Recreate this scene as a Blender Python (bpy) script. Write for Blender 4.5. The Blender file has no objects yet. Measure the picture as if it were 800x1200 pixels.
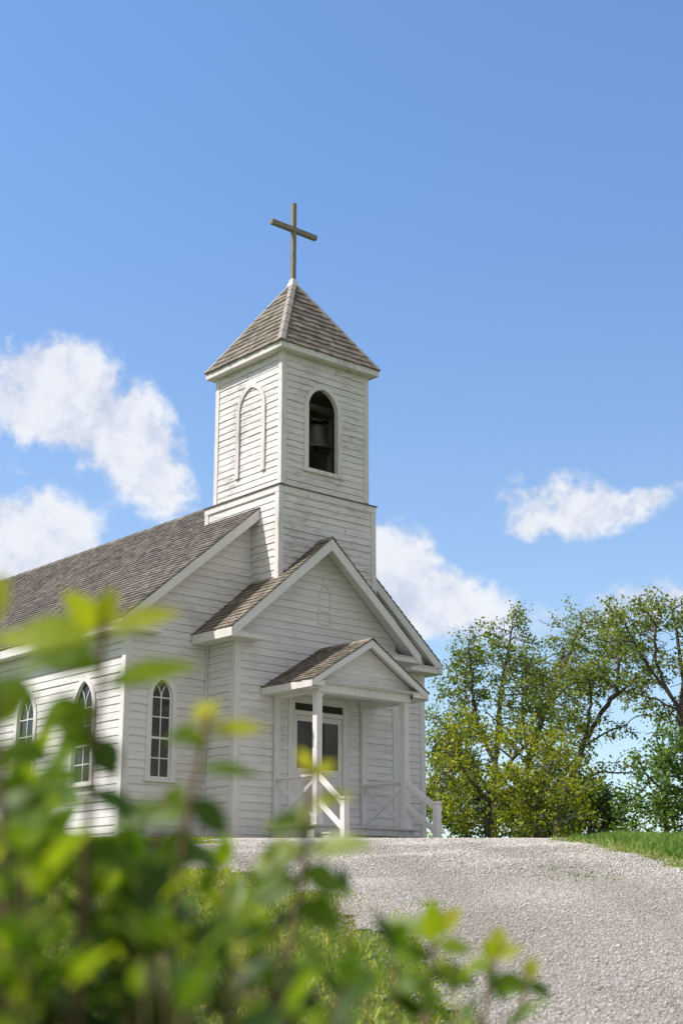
import bpy, math, random
import numpy as np
from mathutils import Vector

random.seed(7)
RNG = np.random.default_rng(7)
SC = bpy.context.scene
COL = SC.collection

# ------------------------------------------------------------------ camera frame (metres, eye height is z = 0)
CAM = np.array([-16.81, -22.49, 0.0])
YAW, PITCH = math.radians(49.0), math.radians(15.75)
FPX = 1690.0
H = np.array([math.cos(YAW), math.sin(YAW), 0.0])
R = np.array([math.sin(YAW), -math.cos(YAW), 0.0])
UPV = np.array([0, 0, 1.0])
FW = H * math.cos(PITCH) + UPV * math.sin(PITCH)
UU = UPV * math.cos(PITCH) - H * math.sin(PITCH)


def ray(x, y):
    return ((x - 400) / FPX) * R - ((y - 600) / FPX) * UU + FW


def at(x, y, d):
    """world point seen in direction (x, y) at horizontal distance d ahead"""
    v = ray(x, y)
    return CAM + v * (d / (v @ H))


def ground_profile(d):
    d = np.asarray(d, float)
    near = -1.5 + 0.163 * d - 0.00205 * d * d
    z27 = -1.5 + 0.163 * 27 - 0.00205 * 729
    far = z27 + 0.0524 * 1.1 * (1 - np.exp(-(np.maximum(d, 27) - 27) / 1.1))
    back = -1.5 + 0.163 * 8 * (np.exp(np.minimum(d, 0) / 8) - 1)
    return np.where(d < 0, back, np.where(d < 27, near, far))


def gz(x, y):
    x = np.asarray(x, float); y = np.asarray(y, float)
    d = (x - CAM[0]) * H[0] + (y - CAM[1]) * H[1]
    l = (x - CAM[0]) * R[0] + (y - CAM[1]) * R[1]
    w = np.clip((26 - d) / 8, 0, 1) * np.clip(d / 3, 0, 1)
    bump = 0.022 * np.sin(l * 1.1 + 0.4 * d) * np.sin(d * 0.83 + 1.3) + 0.012 * np.sin(l * 2.7 - d * 1.9)
    return ground_profile(d) + bump * w


def hit_ground(x, y):
    """ground point seen in direction (x, y); past the crest it stays on the crest"""
    v = ray(x, y); v = v / (v @ H)
    ds = np.linspace(3, 27.5, 1500)
    p = CAM[:2][None] + v[:2][None] * ds[:, None]
    gap = v[2] * ds - gz(p[:, 0], p[:, 1])
    i = np.argmax(gap < 0) if (gap < 0).any() else np.argmin(gap)
    return p[i]


# ------------------------------------------------------------------ materials
def new_mat(name):
    m = bpy.data.materials.new(name); m.use_nodes = True
    nt = m.node_tree
    for n in list(nt.nodes): nt.nodes.remove(n)
    return m, nt


class NT:
    def __init__(self, nt): self.nt = nt
    def n(self, t, **kw):
        nd = self.nt.nodes.new(t)
        for k, v in kw.items(): setattr(nd, k, v)
        return nd
    def l(self, a, b): self.nt.links.new(a, b)
    def setin(self, s, v):
        if hasattr(v, 'is_output'): self.l(v, s)
        elif isinstance(v, (tuple, list)) and len(v) == 3 and s.type == 'RGBA': s.default_value = (*v, 1)
        else: s.default_value = v
    def math(self, op, a, b=0.0, c=0.0, clamp=False):
        nd = self.n('ShaderNodeMath', operation=op, use_clamp=clamp)
        for s, v in zip(nd.inputs, (a, b, c)): self.setin(s, v)
        return nd.outputs[0]
    def vmath(self, op, a, b=(0, 0, 0)):
        nd = self.n('ShaderNodeVectorMath', operation=op)
        self.setin(nd.inputs[0], a); self.setin(nd.inputs[1], b)
        return nd.outputs['Value'] if op in ('DOT_PRODUCT', 'LENGTH') else nd.outputs[0]
    def mix(self, f, a, b, t='MIX'):
        nd = self.n('ShaderNodeMix', data_type='RGBA', blend_type=t)
        self.setin(nd.inputs[0], f); self.setin(nd.inputs[6], a); self.setin(nd.inputs[7], b)
        return nd.outputs[2]
    def ramp(self, f, stops):
        nd = self.n('ShaderNodeValToRGB'); e = nd.color_ramp.elements
        while len(e) < len(stops): e.new(0.5)
        for el, (p, c) in zip(e, stops):
            el.position = p; el.color = (*c, 1) if isinstance(c, tuple) else (c, c, c, 1)
        self.l(f, nd.inputs[0]); return nd.outputs[0]
    def noise(self, v, scale, detail=4, rough=0.55, dist=0.0):
        nd = self.n('ShaderNodeTexNoise')
        nd.inputs['Scale'].default_value = scale; nd.inputs['Detail'].default_value = detail
        nd.inputs['Roughness'].default_value = rough; nd.inputs['Distortion'].default_value = dist
        if v is not None: self.l(v, nd.inputs['Vector'])
        return nd.outputs[0]
    def smooth(self, v, a, b):
        nd = self.n('ShaderNodeMapRange', interpolation_type='SMOOTHSTEP')
        self.setin(nd.inputs[0], v); nd.inputs[1].default_value = a; nd.inputs[2].default_value = b
        return nd.outputs[0]
    def scaled(self, v, s):
        nd = self.n('ShaderNodeMapping'); nd.inputs['Scale'].default_value = s
        self.l(v, nd.inputs[0]); return nd.outputs[0]
    def pos(self): return self.n('ShaderNodeNewGeometry').outputs['Position']
    def attr(self, name): return self.n('ShaderNodeAttribute', attribute_name=name).outputs['Fac']
    def bump(self, h, strength=0.3, dist=0.01):
        nd = self.n('ShaderNodeBump'); nd.inputs['Strength'].default_value = strength
        nd.inputs['Distance'].default_value = dist; self.l(h, nd.inputs['Height']); return nd.outputs[0]
    def principled(self, col, rough=0.6, normal=None, spec=0.3, metallic=0.0):
        nd = self.n('ShaderNodeBsdfPrincipled')
        self.setin(nd.inputs['Base Color'], col); self.setin(nd.inputs['Roughness'], rough)
        nd.inputs['Specular IOR Level'].default_value = spec; nd.inputs['Metallic'].default_value = metallic
        if normal is not None: self.l(normal, nd.inputs['Normal'])
        return nd.outputs[0]
    def out(self, s):
        o = self.n('ShaderNodeOutputMaterial'); self.l(s, o.inputs[0])


def mat_paint(name, wear=0.5, base=(0.80, 0.778, 0.758), horizontal=True):
    """old white paint on wood: peeled streaks along the boards, grime, faint tone per board"""
    m, nt = new_mat(name); g = NT(nt)
    p = g.pos(); r = g.attr('rnd')
    off = g.n('ShaderNodeCombineXYZ'); g.l(g.math('MULTIPLY', r, 37.0), off.inputs[0]); g.l(g.math('MULTIPLY', r, 91.0), off.inputs[1])
    q = g.vmath('ADD', p, off.outputs[0])
    st = g.scaled(q, (1.3, 1.3, 9.0) if horizontal else (9.0, 9.0, 1.3))
    n1 = g.noise(st, 2.6, 7, 0.62)
    n2 = g.noise(g.scaled(p, (1, 1, 0.8)), 0.9, 3, 0.5)
    n3 = g.noise(g.scaled(q, (5, 5, 60) if horizontal else (60, 60, 5)), 2.0, 4, 0.6)
    tone = g.mix(g.math('MULTIPLY', r, 0.55), base, tuple(c * 0.86 for c in base))
    # soft grime
    soil = g.math('MULTIPLY', g.smooth(g.math('ADD', n1, g.math('MULTIPLY', g.math('SUBTRACT', n2, 0.5), 0.8)), 0.44, 0.74), 0.60 * wear + 0.10)
    c1 = g.mix(soil, tone, (0.36, 0.34, 0.31))
    # bare wood where the paint has gone
    th = 0.80 - 0.20 * wear
    bare = g.smooth(g.math('ADD', n1, g.math('MULTIPLY', g.math('SUBTRACT', n2, 0.5), 0.5)), th, th + 0.13)
    wood = g.ramp(n3, [(0.3, (0.17, 0.158, 0.145)), (0.7, (0.36, 0.335, 0.31))])
    c2 = g.mix(g.math('MULTIPLY', bare, min(1.0, 0.5 + wear * 0.5)), c1, wood)
    h = g.math('ADD', g.math('MULTIPLY', n3, 0.5), g.math('MULTIPLY', bare, -0.8))
    g.out(g.principled(c2, 0.62, g.bump(h, 0.35, 0.004), 0.25))
    return m


def mat_simple(name, col, rough=0.6, var=0.15, scale=3.0, spec=0.3, metallic=0.0, stretch=(1, 1, 1), bump=0.2):
    m, nt = new_mat(name); g = NT(nt)
    n = g.noise(g.scaled(g.pos(), stretch), scale, 6, 0.6)
    c = g.mix(n, tuple(x * (1 - 2 * var) for x in col), tuple(min(1, x * (1 + 2 * var)) for x in col))
    g.out(g.principled(c, rough, g.bump(n, bump, 0.01), spec, metallic))
    return m


def mat_shingle(name, lo, hi, moss=0.0):
    m, nt = new_mat(name); g = NT(nt)
    p = g.pos(); r = g.attr('rnd')
    n1 = g.noise(p, 1.1, 4, 0.6); n2 = g.noise(p, 28, 4, 0.7)
    f = g.math('ADD', g.math('MULTIPLY', r, 0.42), g.math('ADD', g.math('MULTIPLY', n2, 0.45), .065))
    c = g.ramp(f, [(0.12, lo), (0.5, tuple((a + b) / 2 for a, b in zip(lo, hi))), (0.88, hi)])
    c = g.mix(g.smooth(n1, 0.45, 0.75), c, (0.30, 0.25, 0.21), 'MULTIPLY') if False else g.mix(g.math('MULTIPLY', g.smooth(n1, 0.48, 0.70), 0.45), c, (0.085, 0.078, 0.07))
    if moss:
        c = g.mix(g.math('MULTIPLY', g.smooth(g.noise(p, 2.3, 5, 0.65), 0.52, 0.66), moss), c, (0.10, 0.11, 0.045))
    g.out(g.principled(c, 0.85, g.bump(n2, 0.5, 0.008), 0.15))
    return m


def mat_leaf(name, stops, trans=0.4, rough=0.5):
    m, nt = new_mat(name); g = NT(nt)
    r = g.attr('rnd')
    c = g.ramp(r, stops)
    n = g.noise(g.pos(), 40, 3, 0.5)
    c = g.mix(g.math('MULTIPLY', n, 0.35), c, (0.02, 0.035, 0.008))
    pr = g.principled(c, rough, None, 0.35)
    tr = g.n('ShaderNodeBsdfTranslucent')
    tc = g.mix(1.0, c, (1.5, 1.35, 0.55), 'MULTIPLY'); g.l(tc, tr.inputs[0])
    mx = g.n('ShaderNodeMixShader'); mx.inputs[0].default_value = trans
    g.l(pr, mx.inputs[1]); g.l(tr.outputs[0], mx.inputs[2]); g.out(mx.outputs[0])
    return m


def mat_bark(name, lo=(0.05, 0.042, 0.035), hi=(0.17, 0.15, 0.125)):
    m, nt = new_mat(name); g = NT(nt)
    n = g.noise(g.scaled(g.pos(), (6, 6, 1.2)), 4, 6, 0.65)
    g.out(g.principled(g.ramp(n, [(0.3, lo), (0.7, hi)]), 0.9, g.bump(n, 0.6, 0.02), 0.1))
    return m


def mat_glass():
    m, nt = new_mat('old_window_glass'); g = NT(nt)
    n = g.noise(g.pos(), 2.3, 3, 0.5)
    n2 = g.noise(g.pos(), 7, 2, 0.5)
    c = g.ramp(n, [(0.35, (0.03, 0.034, 0.027)), (0.65, (0.095, 0.10, 0.08))])
    pr = g.principled(c, 0.05, g.bump(n2, 0.12, 0.02), 0.6)
    tr = g.n('ShaderNodeBsdfTransparent'); tr.inputs[0].default_value = (.80, .84, .78, 1)
    mx = g.n('ShaderNodeMixShader'); mx.inputs[0].default_value = .42; g.l(pr, mx.inputs[1]); g.l(tr.outputs[0], mx.inputs[2])
    g.out(mx.outputs[0])
    return m


def mat_gravel(name, sheet):
    m, nt = new_mat(name); g = NT(nt)
    p = g.pos()
    big = g.noise(p, 0.35, 4, 0.55)
    if sheet:
        v = g.n('ShaderNodeTexVoronoi'); v.inputs['Scale'].default_value = 50; g.l(p, v.inputs['Vector'])
        sep = g.n('ShaderNodeSeparateColor'); g.l(v.outputs['Color'], sep.inputs[0]); f = sep.outputs[0]
        v2 = g.n('ShaderNodeTexVoronoi', feature='DISTANCE_TO_EDGE'); v2.inputs['Scale'].default_value = 50; g.l(p, v2.inputs['Vector'])
        nrm = g.bump(g.smooth(v2.outputs['Distance'], 0.0, 0.25), 0.9, 0.02)
    else:
        f = g.attr('rnd'); nrm = None
    c = g.ramp(f, [(0.0, (0.24, 0.228, 0.20)), (0.25, (0.47, 0.44, 0.39)), (0.72, (0.59, 0.56, 0.505)), (1.0, (0.72, 0.70, 0.66))])
    c = g.mix(g.math('MULTIPLY', g.smooth(big, 0.40, 0.68), 0.45), c, (0.44, 0.40, 0.335))
    trk = g.attr('track')
    c = g.mix(g.math('MULTIPLY', trk, 0.55), c, (0.40, 0.37, 0.315))
    g.out(g.principled(c, 0.85, nrm, 0.2))
    return m


def mat_soil():
    m, nt = new_mat('turf_soil'); g = NT(nt)
    p = g.pos(); n = g.noise(p, 1.3, 6, 0.6); n2 = g.noise(p, 22, 4, 0.6)
    f = g.math('ADD', g.math('MULTIPLY', n, 0.6), g.math('MULTIPLY', n2, 0.4))
    c = g.ramp(f, [(0.35, (0.045, 0.075, 0.016)), (0.55, (0.085, 0.12, 0.028)), (0.68, (0.17, 0.15, 0.07))])
    g.out(g.principled(c, 0.95, g.bump(n2, 0.6, 0.03), 0.1))
    return m


M = dict(
    paint=mat_paint('white_paint_on_boards', 0.36),
    worn=mat_paint('peeling_white_paint', .86),
    trim=mat_paint('white_trim_paint', 0.28, horizontal=False),
    worntrim=mat_paint('peeling_trim_paint', 0.66, horizontal=False),
    under=mat_simple('grime_shade_board_edge', (0.17, 0.16, 0.145), 0.9),  # board undersides coloured dark: lap shade painted in along with grime
    shingle=mat_shingle('weathered_cedar_shingle', (0.06, 0.052, 0.044), (0.295, 0.265, 0.23), 0.15),
    shingle2=mat_shingle('mossy_cedar_shingle', (0.085, 0.073, 0.058), (0.36, 0.315, 0.26), 0.6),
    wood=mat_simple('grey_weathered_timber', (0.27, 0.245, 0.205), 0.85, 0.28, 6, 0.15, stretch=(3, 3, 1)),
    hip=mat_simple('grey_worn_hip_board', (0.34, 0.315, 0.28), 0.85, 0.25, 6, 0.15, stretch=(3, 3, 2)),
    dark=mat_simple('bare_dark_boards', (0.43, 0.39, 0.33), 0.9, 0.2, 4, 0.1, stretch=(1, 1, 6)),
    iron=mat_simple('dull_cast_iron', (0.26, 0.265, 0.27), 0.55, 0.2, 9, 0.4, 0.35),
    black=mat_simple('black_iron', (0.02, 0.02, 0.02), 0.5, 0.2, 9, 0.4, 0.5),
    tin=mat_simple('painted_tin_flashing', (0.72, 0.72, 0.70), 0.45, 0.08, 4, 0.4),
    glass=mat_glass(),
    cloth=mat_simple('faded_curtain_cloth', (0.33, 0.33, 0.23), 0.95, 0.12, 5),
    stone=mat_simple('limestone_footing', (0.33, 0.31, 0.28), 0.9, 0.2, 6),
    floorpaint=mat_simple('grey_floor_paint', (0.50, 0.50, 0.48), 0.7, 0.15, 6),
    gsheet=mat_gravel('crushed_limestone', True), gstone=mat_gravel('limestone_chips', False), soil=mat_soil(),
    bark=mat_bark('tree_bark'), twig=mat_bark('shrub_bark', (0.10, 0.07, 0.04), (0.30, 0.22, 0.13)),
    leaf_olive=mat_leaf('olive_green_leaves', [(0, (0.09, 0.145, 0.03)), (0.5, (0.21, 0.30, 0.062)), (0.93, (0.39, 0.45, 0.10)), (1, (0.40, 0.29, 0.08))], 0.42),
    leaf_gold=mat_leaf('yellow_green_leaves', [(0, (0.14, 0.20, 0.02)), (0.5, (0.33, 0.40, 0.034)), (1, (0.56, 0.56, 0.055))], 0.45),
    leaf_mid=mat_leaf('mid_green_leaves', [(0, (0.071, 0.158, 0.032)), (0.6, (0.153, 0.284, 0.057)), (1, (0.304, 0.420, 0.081))], 0.42),
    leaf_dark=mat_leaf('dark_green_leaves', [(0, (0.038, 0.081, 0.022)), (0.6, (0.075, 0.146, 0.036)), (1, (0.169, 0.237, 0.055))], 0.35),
    leaf_shrub=mat_leaf('shrub_leaves', [(0, (0.05, 0.115, 0.012)), (0.4, (0.17, 0.29, 0.018)), (0.75, (0.34, 0.44, 0.022)), (1, (0.60, 0.60, 0.045))], 0.58, 0.42),
    grass=mat_leaf('grass_blades', [(0, (0.09, 0.19, 0.035)), (0.55, (0.20, 0.36, 0.07)), (0.85, (0.34, 0.46, 0.11)), (1, (0.50, 0.46, 0.20))], 0.35, 0.6),
    lawn=mat_leaf('dry_lawn_blades', [(0, (0.15, 0.24, 0.03)), (0.55, (0.34, 0.44, 0.05)), (1, (0.60, 0.55, 0.14))], 0.35, 0.6),
)


# ------------------------------------------------------------------ mesh building
class MB:
    def __init__(self): self.v = []; self.f = []; self.r = []; self.m = []
    def add(self, verts, faces, rnd=None, mi=0):
        b = len(self.v); self.v.extend([tuple(map(float, p)) for p in verts])
        rr = random.random() if rnd is None else rnd
        for fc in faces:
            self.f.append(tuple(b + i for i in fc)); self.r.append(rr); self.m.append(mi)
    def hexa(self, p, rnd=None, mi=0):
        """8 points: bottom ring then top ring"""
        self.add(p, [(0, 3, 2, 1), (4, 5, 6, 7), (0, 1, 5, 4), (1, 2, 6, 5), (2, 3, 7, 6), (3, 0, 4, 7)], rnd, mi)
    def box(self, x0, x1, y0, y1, z0, z1, rnd=None, mi=0):
        self.hexa([(x0, y0, z0), (x1, y0, z0), (x1, y1, z0), (x0, y1, z0), (x0, y0, z1), (x1, y0, z1), (x1, y1, z1), (x0, y1, z1)], rnd, mi)
    def beam(self, a, b, w, h, up=(0, 0, 1), rnd=None, mi=0):
        """bar from a to b, w across, h along up"""
        a = np.array(a, float); b = np.array(b, float); t = b - a; t /= np.linalg.norm(t)
        s = np.cross(t, up); s /= np.linalg.norm(s); u = np.cross(s, t)
        s = s * w / 2; u = u * h / 2
        self.hexa([a - s - u, a + s - u, b + s - u, b - s - u, a - s + u, a + s + u, b + s + u, b - s + u], rnd, mi)
    def prism(self, poly, fr, t0, t1, rnd=None, mi=0):
        """poly of (u, z) put through fr(u, z, out), from out t0 to t1"""
        n = len(poly)
        vs = [fr(u, z, t0) for u, z in poly] + [fr(u, z, t1) for u, z in poly]
        fs = [tuple(range(n))[::-1], tuple(range(n, 2 * n))] + [(i, (i + 1) % n, n + (i + 1) % n, n + i) for i in range(n)]
        self.add(vs, fs, rnd, mi)
    def lathe(self, prof, c, n=28, rnd=0.5, mi=0):
        vs = []; fs = []
        for r, z in prof:
            for k in range(n):
                a = 2 * math.pi * k / n; vs.append((c[0] + r * math.cos(a), c[1] + r * math.sin(a), c[2] + z))
        for i in range(len(prof) - 1):
            for k in range(n):
                fs.append((i * n + k, i * n + (k + 1) % n, (i + 1) * n + (k + 1) % n, (i + 1) * n + k))
        self.add(vs, fs, rnd, mi)
    def tube(self, pts, rads, n=6, rnd=None, mi=0):
        pts = [np.array(p, float) for p in pts]; vs = []; fs = []
        for i, p in enumerate(pts):
            t = pts[min(i + 1, len(pts) - 1)] - pts[max(i - 1, 0)]; t /= (np.linalg.norm(t) + 1e-9)
            s = np.cross(t, (0.31, 0.94, 0.1)); s /= (np.linalg.norm(s) + 1e-9); u = np.cross(s, t)
            for k in range(n):
                a = 2 * math.pi * k / n; vs.append(p + rads[i] * (math.cos(a) * s + math.sin(a) * u))
        for i in range(len(pts) - 1):
            for k in range(n): fs.append((i * n + k, i * n + (k + 1) % n, (i + 1) * n + (k + 1) % n, (i + 1) * n + k))
        fs.append(tuple(range(n))[::-1]); fs.append(tuple((len(pts) - 1) * n + k for k in range(n)))
        self.add(vs, fs, rnd, mi)
    def build(self, name, mats, parent=None, smooth=False, bevel=0.0):
        me = bpy.data.meshes.new(name); me.from_pydata(self.v, [], self.f)
        if not isinstance(mats, (list, tuple)): mats = [mats]
        for mt in mats: me.materials.append(mt)
        me.polygons.foreach_set('material_index', self.m)
        a = me.attributes.new('rnd', 'FLOAT', 'FACE'); a.data.foreach_set('value', self.r)
        if smooth: me.polygons.foreach_set('use_smooth', [True] * len(me.polygons))
        me.update()
        o = bpy.data.objects.new(name, me); COL.objects.link(o)
        if parent: o.parent = parent
        if bevel:
            b = o.modifiers.new('edge', 'BEVEL'); b.width = bevel; b.segments = 1; b.limit_method = 'ANGLE'
        return o


def build_np(name, verts, faces, rnd, mat, parent=None, smooth=False, track=None):
    """verts (N,3), faces (M,k), rnd per vertex"""
    me = bpy.data.meshes.new(name)
    n, k = faces.shape
    me.vertices.add(len(verts)); me.vertices.foreach_set('co', np.ascontiguousarray(verts, np.float32).ravel())
    me.loops.add(n * k); me.loops.foreach_set('vertex_index', np.ascontiguousarray(faces, np.int32).ravel())
    me.polygons.add(n); me.polygons.foreach_set('loop_start', np.arange(n, dtype=np.int32) * k)
    me.materials.append(mat)
    a = me.attributes.new('rnd', 'FLOAT', 'POINT'); a.data.foreach_set('value', np.ascontiguousarray(rnd, np.float32))
    if track is not None:
        a = me.attributes.new('track', 'FLOAT', 'POINT'); a.data.foreach_set('value', np.ascontiguousarray(track, np.float32))
    if smooth: me.polygons.foreach_set('use_smooth', np.ones(n, dtype=bool))
    me.update(calc_edges=True)
    o = bpy.data.objects.new(name, me); COL.objects.link(o)
    if parent: o.parent = parent
    return o


def tag(o, label=None, cat=None, group=None, kind=None):
    if label: o['label'] = label
    if cat: o['category'] = cat
    if group: o['group'] = group
    if kind: o['kind'] = kind
    return o


def empty(name, loc=(0, 0, 0)):
    o = bpy.data.objects.new(name, None); o.location = loc; COL.objects.link(o); return o


# wall frames: fr(u, z, out) -> world
def wall_front(y): return lambda u, z, o: (u, y - o, z)            # faces -Y, u = x
def wall_back(y): return lambda u, z, o: (u, y + o, z)
def wall_left(x): return lambda u, z, o: (x - o, u, z)             # faces -X, u = y
def wall_right(x): return lambda u, z, o: (x + o, u, z)


def hw_arch(a, h):
    """half width of a pointed arch a wide (half) and h high, t above the springing"""
    Rr = (h * h + a * a) / (2 * a)
    return lambda t: max(0.0, math.sqrt(max(0, Rr * Rr - t * t)) - (Rr - a))


def arch_hole(uc, a, zb, zs, h):
    f = hw_arch(a, h)
    def hole(z):
        if z < zb or z > zs + h: return None
        w = a if z <= zs else f(z - zs)
        return (uc - w, uc + w)
    hole.zr = (zb, zs + h); hole.uc = uc
    return hole


def rect_hole(u0, u1, z0, z1):
    def hole(z): return (u0, u1) if z0 <= z <= z1 else None
    hole.zr = (z0, z1); hole.uc = (u0 + u1) / 2
    return hole


def clap(mb, fr, z0, z1, outer, holes=(), pitch=0.152, ob=0.0155, ot=0.003, gable_from=None):
    """lap siding: every course a real sloping board with its own butt edge"""
    z = z0
    while z < z1 - 0.004:
        zt = min(z + pitch, z1)
        lv = {z, zt}
        for h in holes:
            if h.zr[0] < zt and h.zr[1] > z:
                lv |= {z + (zt - z) * k / 4 for k in range(5)}
                for q in h.zr:
                    if z < q < zt: lv |= {q - 1e-4, q + 1e-4}
        if gable_from is not None and z < gable_from < zt: lv.add(gable_from)
        lv = sorted(lv)
        lo, hi = outer(z); lo2, hi2 = outer(zt)
        lo, hi = min(lo, lo2), max(hi, hi2)
        joints = [lo]; u = lo + random.uniform(0.8, 4.0)
        while u < hi - 0.5: joints.append(u); u += random.uniform(2.4, 4.6)
        joints.append(hi)
        def pieces(zz, zref):
            a, b = outer(zz); cuts = []
            for h in holes:
                hv = h(zz)
                if hv is None and h(zref) is not None: hv = (h.uc, h.uc)
                if hv: cuts.append(hv)
            cuts.sort(); res = []; s = a
            for c0, c1 in cuts: res.append((s, c0)); s = c1
            res.append((s, b)); return res
        for j in range(len(joints) - 1):
            j0, j1 = joints[j] + 0.0015, joints[j + 1] - 0.0015
            rnd = random.random(); jig = random.uniform(-0.0025, 0.004)
            for i in range(len(lv) - 1):
                za, zb = lv[i], lv[i + 1]
                if zb - za < 5e-4: continue
                pa = pieces(za, zb); pb = pieces(zb, za)
                if len(pa) != len(pb): pa = pb = pieces((za + zb) / 2, (za + zb) / 2)
                for (a0, a1), (b0, b1) in zip(pa, pb):
                    a0, a1 = max(a0, j0), min(a1, j1); b0, b1 = max(b0, j0), min(b1, j1)
                    if a1 <= a0 and b1 <= b0: continue
                    a1 = max(a0, a1); b1 = max(b0, b1)
                    oa = ob + jig + (ot - ob) * (za - z) / pitch; obb = ob + jig + (ot - ob) * (zb - z) / pitch
                    mb.add([fr(a0, za, oa), fr(a1, za, oa), fr(b1, zb, obb), fr(b0, zb, obb)], [(0, 1, 2, 3)], rnd)
                    if i == 0:
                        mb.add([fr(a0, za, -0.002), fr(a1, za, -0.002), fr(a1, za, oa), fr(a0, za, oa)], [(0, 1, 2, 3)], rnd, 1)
        z = zt


def shingles(mb, o, u, v, n, V, ulim, expo=0.15, wid=(0.06, 0.13), t=0.030, over=0.03):
    """rows of single wooden shingles; o corner, u along eave, v up slope, n out; ulim(v)->(u0,u1)"""
    o, u, v, n = (np.array(q, float) for q in (o, u, v, n))
    rows = int(math.ceil((V + over) / expo)); s = -over
    for k in range(rows):
        s0 = -over + k * expo; s1 = min(s0 + expo * 1.55, V)
        a, b = ulim(min(max(s0, 0), V)); a2, b2 = ulim(s1)
        x = a - random.uniform(0, wid[1])
        while x < b:
            w = random.uniform(*wid); x0, x1 = max(x, a), min(x + w - 0.004, b); x += w
            if x1 - x0 < 0.012: continue
            c0, c1 = min(max(x0, a2), b2), max(min(x1, b2), a2)
            if c1 < c0: c0 = c1 = (c0 + c1) / 2
            dj = random.uniform(-0.007, 0.007); tt = t + random.uniform(-0.004, 0.007)
            P = lambda uu, ss, nn: o + u * uu + v * ss + n * nn
            skew = random.uniform(-0.003, 0.003)
            mb.add([P(x0, s0 + dj, tt + skew), P(x1, s0 + dj, tt - skew), P(c1, s1, 0.004), P(c0, s1, 0.004), P(x0, s0 + dj, -0.001), P(x1, s0 + dj, -0.001)],
                   [(0, 1, 2, 3), (4, 5, 1, 0), (4, 0, 3), (5, 2, 1)], random.random())


# ------------------------------------------------------------------ CHURCH
church = empty('church', (2.1, 8.0, 1.46))
tag(church, 'small white clapboard country church with bell tower, cross and gabled entrance porch', 'church')
PAR = church
bpy.context.view_layer.update()


def part(mb, name, mats, parent=None, **k):
    o = mb.build(name, mats, None, **k)
    p = parent or church
    o.parent = p
    if parent is None: o.matrix_parent_inverse = church.matrix_world.inverted()   # meshes are in world coordinates
    return o


MX, MZ, MS = 2.08, 9.20, 0.85            # main ridge x, z, slope
VX, VZ, VS = 2.14, 7.64, 0.86            # vestibule
PX, PZ, PS = 2.16, 5.33, 0.61            # porch
MY0, MY1 = 0.97, 17.6                    # nave front and back walls
XL, XR = -1.90, 6.03
BASE = 1.40


def roof_z(xc, zr, s, x): return zr - s * abs(x - xc)


def gable_outer(x0, x1, xc, zr, s, drop):
    ze = zr - drop - s * max(xc - x0, x1 - xc)
    def f(z):
        if z <= ze: return (x0, x1)
        w = max(0.0, (zr - drop - z) / s)
        return (max(x0, xc - w), min(x1, xc + w))
    return f, ze


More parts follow.
